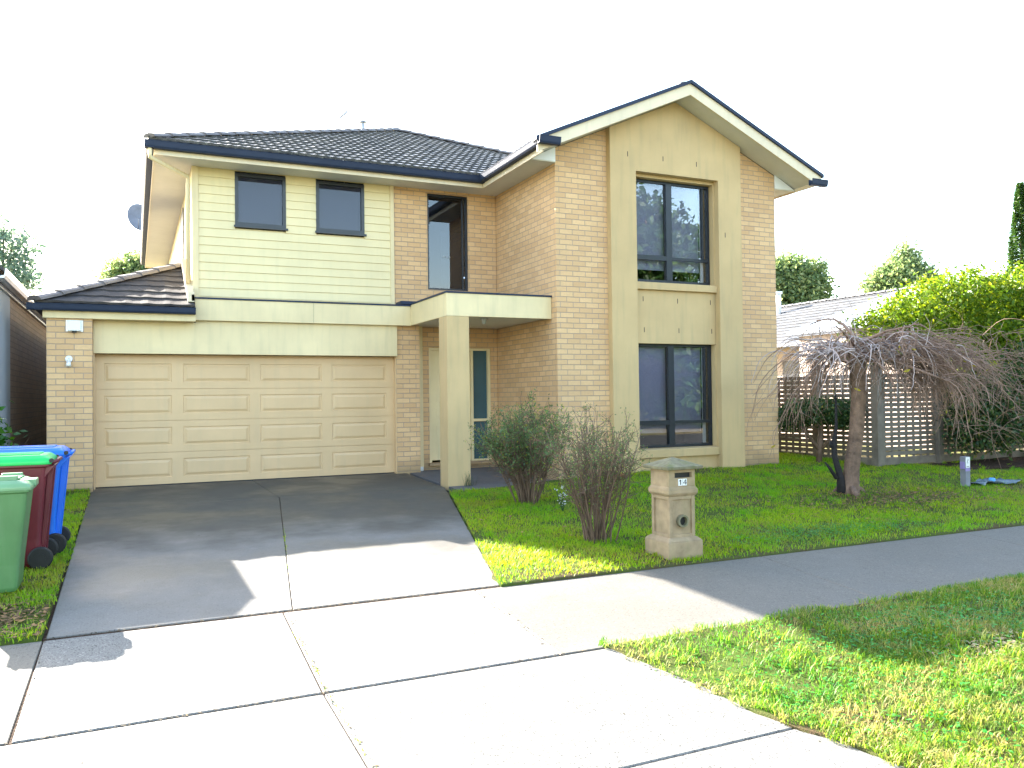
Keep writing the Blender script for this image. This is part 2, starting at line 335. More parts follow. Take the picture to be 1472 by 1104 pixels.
# ================================================================== SETTING
def strip_mesh(name,mat,ys,xl,xr,zf,nx,label=None):
    V=[];F=[]; ys=[ys[0]-.003]+list(ys)+[ys[-1]+.003]; nx+=1
    for j,y in enumerate(ys):
        a,b=xl(y),xr(y)
        for i in range(nx+1):
            u=(max(0,i-1)/(nx-1))**1.6; x=a+(b-a)*u-(.004*(1 if b>a else -1) if i==0 else 0); V.append((x,y,float(zf(x,y))-(.07 if i==0 or j in (0,len(ys)-1) else 0)))
    for j in range(len(ys)-1):
        for i in range(nx): F.append((j*(nx+1)+i,j*(nx+1)+i+1,(j+1)*(nx+1)+i+1,(j+1)*(nx+1)+i))
    o=npmesh(name,np.array(V),np.array(F),mat,smooth=True); tag(o,kind='structure'); return o
# ground sheet (to the horizon)
V=[];F=[]
xs=[-900,-200,-60,-20,0,20,60,200,900]; ys=[-900]+GY[1:-1]+[12,60,900]
for y in ys:
    for x in xs: V.append((x,y,g(max(-200,min(y,200)))-.10))
n=len(xs)
for j in range(len(ys)-1):
    for i in range(n-1): F.append((j*n+i,j*n+i+1,(j+1)*n+i+1,(j+1)*n+i))
tag(npmesh('ground',np.array(V,float),np.array(F),M['ground']),kind='structure')
# road behind the camera
mb=MB(); mb.add([(-200,-13.62,-.60),(200,-13.62,-.60),(200,-22,-.58),(-200,-22,-.58)],[(0,3,2,1)])
tag(mb.build('road',M['asphalt']),kind='structure')
mb=MB(); mb.box(-200,200,-13.75,-13.45,-.75,-.50); tag(mb.build('kerb',M['conc_path'],bevel=.02),kind='structure')
def xdl(y): return float(np.interp(y,[-13.4,-7.42,.6],[.45,.61,.57]))      # drive left edge
def xdr(y): return float(np.interp(y,[-7.42,-3,-1.85,.6],[3.95,5.22,5.52,5.55]))
def xar(y): return float(np.interp(y,[-13.4,-11,-10,-9.12],[5.3,4.40,4.13,3.97]))
def slab(mb,c,gap=.004,jit=.0):
    # c: 4 corners (x,y) ccw ; shrink along edges by gap
    cx=sum(p[0] for p in c)/4; cy=sum(p[1] for p in c)/4
    q=[(p[0]+gap*(1 if p[0]<cx else -1),p[1]+gap*(1 if p[1]<cy else -1)) for p in c]
    b=[(x,y,g(y)-.09) for x,y in q]; t=[(x,y,g(y)+jit) for x,y in q]
    mb.hexa(b,t)
dj=lambda y: float(np.interp(y,[-7.42,-1.75],[2.25,3.03]))
mb=MB()
ysd=[.58,-1.75,-7.385]
slab(mb,[(xdl(-1.75),-1.75),(3.03,-1.75),(2.92,.58),(.57,.58)]); slab(mb,[(3.03,-1.75),(xdr(-1.75),-1.75),(5.55,.58),(2.92,.58)])
slab(mb,[(.62,-7.385),(2.25,-7.385),(3.03,-1.75),(xdl(-1.75),-1.75)]); slab(mb,[(2.25,-7.385),(3.96,-7.385),(xdr(-1.75),-1.75),(3.03,-1.75)])
tag(mb.build('driveway',M['conc_drive'],bevel=.005,segs=1),kind='structure')
mb=MB(); slab(mb,[(5.6,-2.25),(7.42,-2.05),(7.42,.54),(5.6,.54)],.004,.004)
tag(mb.build('porch_paving',M['porch'],bevel=.004,segs=1),kind='structure')
# footpath
mb=MB(); a,b=-7.44,-9.10
sx=[(-8,-8),(-5.2,-5.2),(-2.3,-2.3),(.61,.61)]; sr=[(3.71,3.62),(6.72,6.5),(9.6,9.5),(12.4,12.3),(15.3,15.2),(18.2,18.1),(21,21),(24,24),(30,30),(40,40)]
for (p,q) in list(zip(sx[:-1],sx[1:]))+list(zip(sr[:-1],sr[1:])):
    slab(mb,[(p[1],b),(q[1],b),(q[0],a),(p[0],a)],.003)
tag(mb.build('footpath',M['conc_path'],bevel=.005,segs=1),kind='structure')
mb=MB()
slab(mb,[(.62,b),(2.12,b),(2.17,a),(.61,a)],.004); slab(mb,[(2.12,b),(3.62,b),(3.71,a),(2.17,a)],.004)
slab(mb,[(-.1,-10.497),(2.14,-10.497),(2.12,-9.12),(-.1,-9.12)],.003); slab(mb,[(2.14,-10.497),(xar(-10.497),-10.497),(3.97,-9.12),(2.12,-9.12)],.003)
slab(mb,[(-.1,-13.4),(2.2,-13.4),(2.14,-10.503),(-.1,-10.503)],.003); slab(mb,[(2.2,-13.4),(5.3,-13.4),(xar(-10.503),-10.503),(2.14,-10.503)],.003)
tag(mb.build('driveway_apron',M['conc_apron'],bevel=.006,segs=1),kind='structure')
# lawns
ysl=list(np.linspace(-7.45,-1.9,60))
def xlr(y): return xdr(y)-.012+.02*math.sin(y*9)+.012*math.sin(y*23)
strip_mesh('front_lawn',M['soil'],ysl,lambda y: xlr(y) if y<-2.3 else 5.6+(y+2.3)*4.7,lambda y:42,gl,160)
strip_mesh('side_lawn',M['soil'],list(np.linspace(-1.9,6,40)),lambda y:12.0,lambda y:13.6,gl,20)
strip_mesh('verge_lawn',M['soil'],list(np.linspace(-13.44,-9.09,70)),lambda y:xar(y)-.03+.02*math.sin(y*8)+.012*math.sin(y*21),lambda y:42,gl,160)
strip_mesh('verge_lawn',M['soil'],list(np.linspace(-13.44,-9.13,30)),lambda y:-.12,lambda y:-20,gl,60)
strip_mesh('side_strip_lawn',M['soil'],list(np.linspace(-7.43,0.0,50)),lambda y:xdl(y)-.012,lambda y:-12,gl,60)
# mulch bed under the hedge
V=[];F=[]
for j,(y,) in enumerate([(v,) for v in np.linspace(-2.9,-4.0,8)]):
    for i,x in enumerate(np.linspace(14.6,26,30)):
        V.append((x,y+ (.25*math.sin(x*1.3) if j==7 else 0)-.6*max(0,(x-15)/11)*(j/7),gl(x,y)+.03*math.sin(j/7*math.pi)+.002*math.sin(x*9)))
for j in range(7):
    for i in range(29): F.append((j*30+i,j*30+i+1,(j+1)*30+i+1,(j+1)*30+i))
tag(npmesh('garden_bed',np.array(V,float),np.array(F),M['mulch'],smooth=True),kind='structure')

# ------------------------------------------------------------------ grass
def vnoise(x,y,s,seed=0):
    r=np.random.default_rng(seed).random((64,64)); xi=x/s; yi=y/s
    x0=np.floor(xi).astype(int); y0=np.floor(yi).astype(int); fx=xi-x0; fy=yi-y0; fx=fx*fx*(3-2*fx); fy=fy*fy*(3-2*fy)
    g_=lambda a,b:r[a%64,b%64]
    return (g_(x0,y0)*(1-fx)+g_(x0+1,y0)*fx)*(1-fy)+(g_(x0,y0+1)*(1-fx)+g_(x0+1,y0+1)*fx)*fy
def grass(name,mat,x,y,h,wd,label,cat,rbias=0,lean=.55,seed=1):
    r=np.random.default_rng(seed); n=len(x); z=gl(x,y)-.004
    th=r.random(n)*2*np.pi; lx=np.cos(th); ly=np.sin(th); px=-ly; py=lx
    ln=lean*(.3+r.random(n)*1.1); h=h*(.55+r.random(n)*.75); w_=wd*(.6+r.random(n)*.8)
    b=np.stack([x,y,z],1); P=np.stack([px,py,np.zeros(n)],1)*w_[:,None]; L=np.stack([lx,ly,np.zeros(n)],1)
    m=b+L*(h*ln*.35)[:,None]+np.array([0,0,1])*(h*.55)[:,None]; t=b+L*(h*ln)[:,None]+np.array([0,0,1])*(h*(1-.25*ln))[:,None]
    V=np.stack([b-P,b+P,m+P*.8,m-P*.8,t+P*.15,t-P*.15],1).reshape(-1,3)
    k=np.arange(n)*6; F=np.concatenate([np.stack([k,k+1,k+2,k+3],1),np.stack([k+3,k+2,k+4,k+5],1)])
    rnd=np.clip(r.random(n)+rbias,0,1); return tag(npmesh(name,V,F,mat,attr=np.repeat(rnd,6)),label,cat,kind='stuff')
def scatter(n,x0,x1,y0,y1,seed,inside,dens):
    r=np.random.default_rng(seed); x=r.uniform(x0,x1,n); y=r.uniform(y0,y1,n)
    k=inside(x,y)&(r.random(n)<dens(x,y)); return x[k],y[k]
VL=np.vectorize
xar_v=lambda y:np.interp(y,[-13.4,-11,-10,-9.12],[5.3,4.40,4.13,3.97])
xdr_v=lambda y:np.interp(y,[-7.42,-3,-1.85,.6],[3.95,5.22,5.52,5.55])
# verge, denser near the camera; blades spill over the concrete edges
dv=lambda x,y:np.clip(1.15-.0*x,0,1)*np.clip(.5+1.5*(vnoise(x,y,.22,3)-.25),.3,1)*np.clip(.55+1.6*(vnoise(x,y,.8,5)-.3),.25,1)*np.clip(9/(x+2),.25,1)*(1-.85*np.exp(-((x-6.4)**2/.25+(y+10.15)**2/.02)))
x,y=scatter(520000,3.9,17,-13.4,-9.02,21,lambda x,y:(x>xar_v(y)-.03+.03*np.sin(y*23))&(y<-9.05+.05*np.sin(x*7)+.16*np.clip((x-6)/4,0,1)),dv)
yb=(vnoise(x,y,.32,8)-.45)*.75+(vnoise(x,y,1.3,9)-.5)*.3
grass('verge_grass',M['verge'],x,y,.042,.0026,'tufty green and straw coloured grass on the verge between footpath and road','grass',rbias=yb,lean=.9,seed=2)
dl=lambda x,y:np.clip(.45+1.5*(vnoise(x,y,.3,13)-.25),.2,1)*np.clip(.5+1.5*(vnoise(x,y,1.1,15)-.25),.3,1)*np.clip(1-.85*np.exp(-((x-10.8)**2/1.6+(y+5.4)**2/.22))-.9*np.exp(-((x-9.4)**2/1.2+(y+2.5)**2/.08)),.22,1)*np.clip(8/(x+1),.3,1)*np.where(y<-7.38,.3,1)
x,y=scatter(380000,3.9,20,-7.45,-1.85,22,lambda x,y:(x>xdr_v(y)-.02)&(y<-1.93)&~((x<7.45)&(y>-2.25))&~((x>14.6)&(y>-4.05)),dl)
grass('lawn_grass',M['grass'],x,y,.042,.003,'short green grass of the front lawn between driveway and fence','grass',rbias=(vnoise(x,y,.7,18)-.5)*.35,lean=.8,seed=3)
x,y=scatter(30000,12.1,13.5,-1.95,5,23,lambda x,y:x>0,lambda x,y:.7+0*x)
grass('lawn_grass',M['grass'],x,y,.06,.004,'strip of grass beside the brick tower in front of the lattice fence','grass',lean=.6,seed=4)
x,y=scatter(60000,-1.2,.66,-7.46,0.0,24,lambda x,y:x<np.interp(y,[-7.42,.6],[.61,.57])+.02*np.sin(y*19),lambda x,y:np.clip(.35+1.6*(vnoise(x,y,.25,33)-.3),.06,1)*np.clip(1-.85*np.exp(-(y+6.9)**2/.12),.1,1))
grass('side_grass',M['grass'],x,y,.05,.003,'patchy grass strip beside the driveway around the three wheelie bins','grass',rbias=(vnoise(x,y,.4,38)-.5)*.4,lean=.8,seed=5)
def tufts(n,x0,x1,y0,y1,seed,per=26,sp=.028):
    r=np.random.default_rng(seed); cx=r.uniform(x0,x1,n); cy=r.uniform(y0,y1,n); x=(cx[:,None]+r.normal(0,sp,(n,per))).ravel(); y=(cy[:,None]+r.normal(0,sp,(n,per))).ravel(); return x,y
x,y=tufts(520,4.1,13,-12.9,-9.3,201); k=(x>xar_v(y)); grass('verge_tufts',M['verge'],x[k],y[k],.085,.003,'taller coarse tufts standing out of the verge grass','grass tufts',rbias=-.15,lean=.75,seed=12)
x,y=tufts(420,4.3,16,-7.2,-2.4,202,20); k=(x>xdr_v(y)+.05)&(y<-2.35); grass('lawn_tufts',M['grass'],x[k],y[k],.07,.003,'darker coarse tufts scattered over the front lawn','grass tufts',rbias=-.2,lean=.8,seed=13)
# litter and debris
def leaves_flat(name,mat,x,y,size,label,cat,zoff=.012,seed=1,zf=None):
    r=np.random.default_rng(seed); n=len(x); z=(gl(x,y) if zf is None else zf(x,y))+zoff
    th=r.random(n)*6.28; tx=(r.random(n)-.5)*.5; ty=(r.random(n)-.5)*.5; s=size*(.4+r.random(n))
    d=np.stack([np.cos(th),np.sin(th),tx],1); e=np.stack([-np.sin(th),np.cos(th),ty],1); c=np.stack([x,y,z+s*.15],1)
    V=np.stack([c-d*s[:,None],c+e*(s*.4)[:,None],c+d*s[:,None],c-e*(s*.4)[:,None]],1).reshape(-1,3)
    F=np.arange(n*4).reshape(-1,4); return tag(npmesh(name,V,F,mat,attr=np.repeat(r.random(n),4)),label,cat,kind='stuff')
r=np.random.default_rng(5); n=3200
x=np.concatenate([r.normal(10.9,1.2,n),r.uniform(4,17,700)]); y=np.concatenate([r.normal(-5.5,.45,n),r.uniform(-7.35,-2.3,700)])
k=(x>np.interp(y,[-7.42,-1.85],[4.0,5.6]))&(y>-7.4)&(y<-2.2); leaves_flat('leaf_litter',M['litter'],x[k],y[k],.027,'brown fallen leaves scattered on the lawn around the weeping tree','leaf litter',.02)
x=np.concatenate([r.uniform(-.4,.58,300),r.normal(.25,.2,800)]); x=np.minimum(x,.57); y=np.concatenate([r.uniform(-7.3,-.3,300),np.clip(r.normal(-6.9,.28,800),-7.38,-6)]); leaves_flat('leaf_litter',M['litter'],x,y,.026,'brown leaf litter on the grass strip beside the wheelie bins','leaf litter',.015,seed=3)
x=r.uniform(4.2,12,350); y=r.uniform(-13,-9.2,350); k=x>xar_v(y)+.05; leaves_flat('leaf_litter',M['litter'],x[k],y[k],.018,'dry brown leaves and bare crumbs in the verge grass','leaf litter',.02,seed=4)
def weeds(name,x0,y0,sx,sy,n,label,seed):
    r=np.random.default_rng(seed); x=r.normal(x0,sx,n); y=np.clip(r.normal(y0,sy,n),-13,-2.4); y=np.where((y>-9.2)&(y<-8.2),-9.25,y); y=np.where((y>=-8.2)&(y<-7.36),-7.34,y)
    k=x>np.interp(y,[-13.4,-11,-10,-9.12,-7.43,-7.42,-2],[5.3,4.4,4.13,3.97,3.97,4.0,5.5])+.04; x=x[k]; y=y[k]
    leaves_flat(name,M['leaf_shiny2'],x,y,.016,label,'weeds',.028,seed)
weeds('clover',8.3,-6.9,.75,.16,2600,'emerald patch of low clover on the lawn beside the footpath',31)
weeds('clover',6.6,-9.7,.9,.22,2400,'low clover patch in the shaded verge grass',32)
weeds('clover',5.1,-10.3,.7,.5,1500,'scattered clover leaves in the sunny verge grass',33)
x=r.normal(6.4,.32,260); y=r.normal(-10.15,.10,260); leaves_flat('straw_patch',M['straw'],x,y,.022,'worn pale patch of dry straw in the verge grass','straw',.012,seed=44)
# debris along joints
def jl(pts,n,sp,seed):
    r=np.random.default_rng(seed); t=r.random(n)**1; pts=np.array(pts); k=np.interp(t,np.linspace(0,1,len(pts)),pts[:,0]); l=np.interp(t,np.linspace(0,1,len(pts)),pts[:,1])
    return k+r.normal(0,sp,n),l+r.normal(0,sp,n)
XS=[];YS=[]
for p_,n_,s_ in (([(.6,-7.41),(4,-7.41)],420,.008),([(2.2,-7.45),(2.14,-9.1),(2.18,-11.5)],150,.010),([(.6,-9.11),(4,-9.11)],160,.006),([(3.71,-7.45),(3.62,-9.1)],70,.012),([(.62,-7.4),(.65,-9.1)],30,.006),([(3.97,-9.2),(4.4,-11)],160,.03)):
    a,b=jl(p_,n_,s_,len(XS)+3); XS.append(a);YS.append(b)
XS.append(r.uniform(.7,5,60)); YS.append(r.uniform(-11.5,-1.5,60))
leaves_flat('joint_debris',M['litter_dark'],np.concatenate(XS),np.concatenate(YS),.011,'dark grit and leaf crumbs lying in and along the concrete joints','debris',.001,seed=8,zf=lambda x,y:np.interp(y,GY,GZ))
# green weeds growing in the drive joints
x=[];y=[]
for p_,n_ in (([(2.3,-7.1),(2.72,-4.0)],120),([(2.15,-8.0),(2.13,-9.1)],60),([(2.13,-9.2),(2.18,-11)],90)):
    a,b=jl(p_,n_,.006,9); x.append(a); y.append(b)
grass('joint_weeds',M['grass'],np.concatenate(x),np.concatenate(y),.016,.002,'thin green weeds growing along the centre joint of the driveway','weeds',seed=9)
# dirt in the joints: dark sheet below the slabs
mb=MB()
for (ya,yb_) in ((-13.4,-10.5),(-10.5,-9.12),(-9.12,-7.42),(-7.42,-1.7),(-1.7,.5)):
    mb.add([(-.0+(.58 if ya>-9 else -.08),ya,g(ya)-.010),(xar(ya)-.03 if ya<-7.42-.01 and ya<-9 else 3.95,ya,g(ya)-.010),((3.9 if yb_<-7 else 5.4),yb_,g(yb_)-.010),(.62,yb_,g(yb_)-.010)],[(0,1,2,3)])
tag(mb.build('joint_soil',M['mulch']),kind='structure')
# ================================================================== HOUSE
T=.445; WY=.55      # roof slope, recessed wall plane
house=thing('house','two storey cream brick house with gabled tower, double garage and dark tiled roof','house',(6,0,0))
H=house
def part(mb,name,mat,parent=None,label=None,**k):
    o=mb.build(name,mat,parent or H,**k)
    if label:o['label']=label
    return o
# --- brick walls
mb=MB()
mb.box(0,.60,0,.22,-.15,2.53)                    # left pier
mb.box(0,.11,.22,11.5,-.15,2.53)                 # garage side wall
part(mb,'wall',M['brick'],label='narrow brick pier left of the garage door')
mb=MB(); mb.box(5.37,5.80,.27,.50,-.15,2.60); part(mb,'wall',M['brick'],label='brick pier between garage door and downpipe')
# ground floor entry wall, openings: door X 6.08-6.93, sidelight 6.93-7.27
mb=MB()
mb.box(5.37,6.07,WY,WY+.11,-.15,2.9); mb.box(7.30,7.44,WY,WY+.11,-.15,2.9); mb.box(6.07,7.30,WY,WY+.11,2.215,2.9); mb.box(6.07,7.30,WY,WY+.11,-.15,.10)
part(mb,'wall',M['brick'],label='brick wall around the front door')
# upper recessed brick wall with tall window
mb=MB(); TW=(6.07,6.87,3.28,5.06)
mb.box(5.43,TW[0],WY,WY+.11,2.9,5.16); mb.box(TW[1],7.44,WY,WY+.11,2.9,5.16); mb.box(TW[0],TW[1],WY,WY+.11,2.9,TW[2]); mb.box(TW[0],TW[1],WY,WY+.11,TW[3],5.16)
part(mb,'wall',M['brick'],label='upper brick wall around the tall narrow window')
# tower: front strips + side walls + rear shell
TX0,TX1,TY=7.45,12.09,-1.877
def st(x,E=5.16,off=0.0): return 5.32-.20+T*(min(x-6.9,12.66-x))+off   # soffit line at x
mb=MB()
mb.prism([(TX0,TY,-.15),(8.60,TY,-.15),(8.60,TY,st(8.6)),(TX0,TY,st(TX0))],(0,.11,0))
mb.prism([(11.05,TY,-.15),(TX1,TY,-.15),(TX1,TY,st(TX1)),(11.05,TY,st(11.05))],(0,.11,0))
mb.box(TX0,TX0+.11,TY+.11,WY+.3,-.15,5.2); mb.box(TX1-.11,TX1,TY+.11,11.5,-.15,5.2); mb.box(TX0,TX1,11.5,11.6,-.15,5.2)
part(mb,'wall',M['brick'],label='brick walls of the gabled tower')
mb=MB(); mb.box(2.03,2.14,WY+.15,11.5,2.6,5.16); mb.box(2.03,7.45,11.5,11.6,-.15,5.16); part(mb,'wall',M['board'],label='sunlit weatherboard side wall of the upper floor')
mb=MB(); mb.box(2.15,12,WY+.2,11.4,2.62,2.72); mb.box(TX0+.12,TX1-.12,TY+.25,WY,2.62,2.72)
part(mb,'upper_floor',M['dark'])
mb=MB(); mb.box(5.45,5.5,WY+.15,11.4,0,2.6); mb.box(.13,5.4,6.2,6.3,0,2.6); part(mb,'inner_wall',M['dark'])
# --- render frame on the tower
fx0,fx1,FY=8.43,11.19,-2.0; rx0,rx1=8.94,10.68
mb=MB(); ap=9.78
mb.prism([(fx0,FY,-.12),(rx0,FY,-.12),(rx0,FY,5.115),(rx1,FY,5.115),(rx1,FY,-.12),(fx1,FY,-.12),(fx1,FY,st(fx1,off=.0)),(ap,FY,st(ap)),(fx0,FY,st(fx0))],(0,.13,0))
mb.box(rx0,rx0+.04,FY+.13,-1.66,3.245,5.11);mb.box(rx1-.02,rx1+.02,FY+.13,-1.66,3.245,5.11)
mb.box(rx0,rx0+.04,FY+.13,-1.66,.36,2.18);mb.box(rx1-.02,rx1+.02,FY+.13,-1.66,.36,2.18)
mb.box(rx0+.04,rx1-.02,FY+.13,-1.66,5.06,5.112)
fr=part(mb,'render_frame',M['render'])
mb=MB(); mb.box(rx0-.03,rx1+.03,-1.862,-1.75,2.185,3.115); mb.box(rx0-.03,rx1+.03,-1.862,-1.75,-.12,.215); split_pieces(part(mb,'spandrel_panel',M['render']))
for z0,z1 in ((3.112,3.25),(.212,.362)):
    mb=MB(); mb.hexa([(rx0+.002,-1.93,z0),(rx1-.002,-1.93,z0),(rx1-.002,-1.68,z0),(rx0+.002,-1.68,z0)],[(rx0+.002,-1.93,z1-.012),(rx1-.002,-1.93,z1-.012),(rx1-.002,-1.68,z1+.01),(rx0+.002,-1.68,z1+.01)]); part(mb,'window_sill',M['render'],bevel=.006)
mb=MB()
for X,Z in ((8.78,5.385),(9.5,5.38),(10.21,5.36),(10.82,4.15)): mb.box(X-.006,X+.006,FY-.003,FY+.01,Z-.045,Z+.04)
for X,Z in ((9.14,2.955),(9.86,2.94),(10.575,2.94),(9.155,2.42),(9.88,2.42),(10.595,2.425)): mb.box(X-.006,X+.006,-1.865,-1.85,Z-.045,Z+.04)
split_pieces(part(mb,'weep_slot_shade',M['flat_black'],fr))  # black boxes, the shade inside the weep holes put in as colour
# --- windows
def window(x0,x1,z0,z1,y,cols,glassm,parent=H,fw=.045,label=None,depth=.06):
    """cols: list of (xa,xb,za,zb) panes; the frame fills what is left as bars"""
    mb=MB(); mb.box(x0,x0+fw,y,y+depth,z0,z1); mb.box(x1-fw,x1,y,y+depth,z0,z1); mb.box(x0+fw,x1-fw,y,y+depth,z1-fw,z1); mb.box(x0+fw,x1-fw,y,y+depth,z0,z0+fw)
    for b in cols: mb.box(b[0],b[1],y-b[4],y+depth-.005,b[2],b[3])
    f=part(mb,'window_frame',M['black'],parent,label=label)
    mb=MB(); mb.box(x0+fw*.6,x1-fw*.6,y+depth*.5,y+depth*.5+.004,z0+fw*.6,z1-fw*.6); part(mb,'pane',glassm,f)
    return f
WYt=-1.76
for (z0,z1,tz,lab,bz) in ((3.262,5.055,3.70,'upper tower window',3.50),(.372,2.185,.81,'lower tower window',.62)):
    x0,x1=rx0+.045,rx1-.025; mx_=9.77
    f=window(x0,x1,z0,z1,WYt,[(mx_-.06,mx_+.06,z0+.045,z1-.045,.012),(x0+.045,mx_-.06,tz-.045,tz+.035,.008),(mx_+.06,x1-.045,tz-.025,tz+.025,0),(x0+.045,x0+.075,tz+.035,z1-.045,.006),(x1-.16,x1-.13,tz+.025,z1-.045,.002)],M['glass'],label=lab+' with a black frame')
    mb=MB(); n=2
    mb.box(x0+.05,mx_-.02,WYt+.14,WYt+.145,bz,z1-.05); mb.box(mx_+.02,x1-.13,WYt+.15,WYt+.155,bz,z1-.05); part(mb,'roller_blind',M['blind'],f)
    mb=MB(); mb.box(x1-.125,x1-.06,WYt+.11,WYt+.13,z0+.05,z1-.05); part(mb,'curtain_edge',M['white'],f)
    mb=MB(); mb.box(x0-.1,x1+.1,WYt+.9,WYt+.95,z0-.3,z1+.2); mb.box(x0-.1,x0-.05,WYt+.1,WYt+.9,z0-.3,z1+.2); mb.box(x1+.05,x1+.1,WYt+.1,WYt+.9,z0-.3,z1+.2); part(mb,'room_lining',M['dark'],f)  # added backing, the unlit room's dimness is in its dark colour
f=window(TW[0]+.002,TW[1]-.002,TW[2]+.002,TW[3]-.002,WY+.03,[(TW[1]-.10,TW[1]-.085,TW[2]+.04,TW[3]-.04,.0)],M['tintglass'],fw=.035,label='tall narrow dark window above the porch')
mb=MB(); mb.box(TW[0]+.02,TW[1]-.02,WY+.25,WY+.26,4.44,5.02); part(mb,'roller_blind',M['blind_dark'],f)
mb=MB(); mb.box(6.40,TW[1]-.02,WY+.22,WY+.24,TW[2],4.42); part(mb,'curtain',M['blind_dark'],f)
mb=MB(); mb.box(5.9,7.1,WY+.9,WY+.95,3.1,5.15); part(mb,'room_lining',M['dark'],f)  # added dark sheet standing in for the dim room behind
mb=MB()
for i in range(5):
    cx=6.395+i*.030; pts=[(cx+.011*math.cos(a),WY+.055,3.905+.015*math.sin(a)) for a in np.linspace(.6 if i%2 else -.6,5.6,9)]; mb.tube(pts,.0028,4)
part(mb,'window_sticker',M['stickerwhite'],f)
# upper left windows in the weatherboards
for (a,b) in ((2.70,3.53),(4.04,4.89)):
    f=window(a,b,4.205,5.085,WY-.02,[],M['smallglass'],fw=.055,label='small square upper window with closed blind')
    mb=MB(); mb.box(a+.03,b-.03,WY+.055,WY+.06,4.23,5.06); part(mb,'roller_blind',M['blind_dark'],f)
    mb=MB(); mb.box(a-.02,b+.03,WY-.05,WY-.021,4.17,4.2045); part(mb,'flashing',M['black'],f)
mb=MB(); mb.box(2.012,2.03,2.9,4.0,3.75,4.95); part(mb,'side_window',M['black'])
# --- weatherboards
mb=MB(); z=2.86; ex=.141; wins=[(2.70,3.53,4.17,5.085),(4.04,4.89,4.17,5.085)]
while z<5.14:
    z1=min(z+ex,5.15); segs=[(2.13,5.36)]
    for (a,b,c,d) in wins:
        if z1>c+.01 and z<d-.01:
            ns_=[]
            for s0,s1 in segs:
                if a>s0 and b<s1: ns_+= [(s0,a),(b,s1)]
                else: ns_.append((s0,s1))
            segs=ns_
    for s0,s1 in segs:
        mb.hexa([(s0,WY-.016,z),(s1,WY-.016,z),(s1,WY+.03,z),(s0,WY+.03,z)],[(s0,WY-.001,z1-.0015),(s1,WY-.001,z1-.0015),(s1,WY+.03,z1-.0015),(s0,WY+.03,z1-.0015)])
    z+=ex
mb.box(2.13,5.36,WY+.03,WY+.05,2.86,4.16)
part(mb,'weatherboard_wall',M['board'])
mb=MB(); mb.box(2.03,2.13,WY-.035,WY+.15,2.86,5.155); mb.box(5.36,5.43,WY-.03,WY+.1,2.9,5.155); split_pieces(part(mb,'corner_trim',M['trim'],bevel=.004))
# --- garage lintel, ledge, canopy
mb=MB(); mb.prism([(.602,.20,2.03),(5.37,.20,2.03),(5.37,.20,2.563),(2.06,.20,2.563),(2.06,.20,2.531),(.602,.20,2.531)],(0,.07,0)); part(mb,'lintel_panel',M['trim'],bevel=.003)
mb=MB(); mb.box(2.045,5.60,.12,.48,2.565,2.905); lg=part(mb,'ledge',M['trim'],bevel=.004)
mb=MB(); mb.box(2.04,5.594,.105,.52,2.906,2.932); part(mb,'capping',M['gutter'],lg)
mb=MB(); mb.box(3.9,3.903,.1195,.1215,2.57,2.90); part(mb,'board_joint',M['dark'],lg)
mb=MB()
mb.box(5.60,5.64,-1.70,.48,2.570,2.93); mb.box(5.64,7.445,-1.70,-1.66,2.570,2.93)
mb.box(5.64,7.445,-1.66,.54,2.885,2.925); cn=part(mb,'porch_canopy',M['trim'],bevel=.004)
mb=MB(); mb.box(5.645,7.44,-1.655,.535,2.59,2.605); part(mb,'porch_ceiling',M['soffit'],cn)
mb=MB(); mb.box(5.585,7.455,-1.715,.52,2.931,2.957); mb.box(5.45,5.9,.2,.53,2.9575,3.01) ; part(mb,'capping',M['gutter'],cn)
mb=MB(); mb.tube([(6.42,-1.25,2.588),(6.42,-1.25,2.57)],.07,14); mb.tube([(6.42,-1.25,2.57),(6.42,-1.25,2.50)],[.045,.03],10); part(mb,'porch_light',M['silver'],cn,smooth=False)
mb=MB(); mb.box(5.60,5.975,-1.698,-1.33,-.16,2.5685); part(mb,'porch_column',M['render'],bevel=.006)
# --- garage door, raised panels
def garage_door():
    mb=MB(); x0,x1=.603,5.36; y=.40; H4=.5025; n=4
    for s in range(4):
        z0=s*H4-.0+ -.02; z1=z0+H4-.006
        W4=(x1-x0)/4
        for c in range(4):
            a=x0+c*W4; b=a+W4; mar=.17; px0,px1=(a+(.14 if c==0 else .085),b-(.14 if c==3 else .085)); pz0,pz1=z0+.105,z1-.10
            def ring(o0,y0,o1,y1):
                A=[(px0+o0,y0,pz0+o0),(px1-o0,y0,pz0+o0),(px1-o0,y0,pz1-o0),(px0+o0,y0,pz1-o0)]; B=[(px0+o1,y1,pz0+o1),(px1-o1,y1,pz0+o1),(px1-o1,y1,pz1-o1),(px0+o1,y1,pz1-o1)]
                for i in range(4): mb.add([A[i],A[(i+1)%4],B[(i+1)%4],B[i]],[(0,1,2,3)])
            o=[(a,y,z0),(b,y,z0),(b,y,z1),(a,y,z1)]; q=[(px0,y,pz0),(px1,y,pz0),(px1,y,pz1),(px0,y,pz1)]
            for i in range(4): mb.add([o[i],o[(i+1)%4],q[(i+1)%4],q[i]],[(0,1,2,3)])
            ring(0,y,.008,y+.012); ring(.008,y+.012,.022,y+.012); ring(.022,y+.012,.058,y-.002)
            mb.add([(px0+.058,y-.002,pz0+.058),(px1-.058,y-.002,pz0+.058),(px1-.058,y-.002,pz1-.058),(px0+.058,y-.002,pz1-.058)],[(0,1,2,3)])
        mb.add([(x0,y,z1),(x1,y,z1),(x1,y+.02,z1),(x0,y+.02,z1)],[(0,1,2,3)]); mb.add([(x0,y,z0),(x1,y,z0),(x1,y+.02,z0),(x0,y+.02,z0)],[(0,1,2,3)])
    mb.box(x0,x1,y+.02,y+.04,-.03,2.03)
    return mb
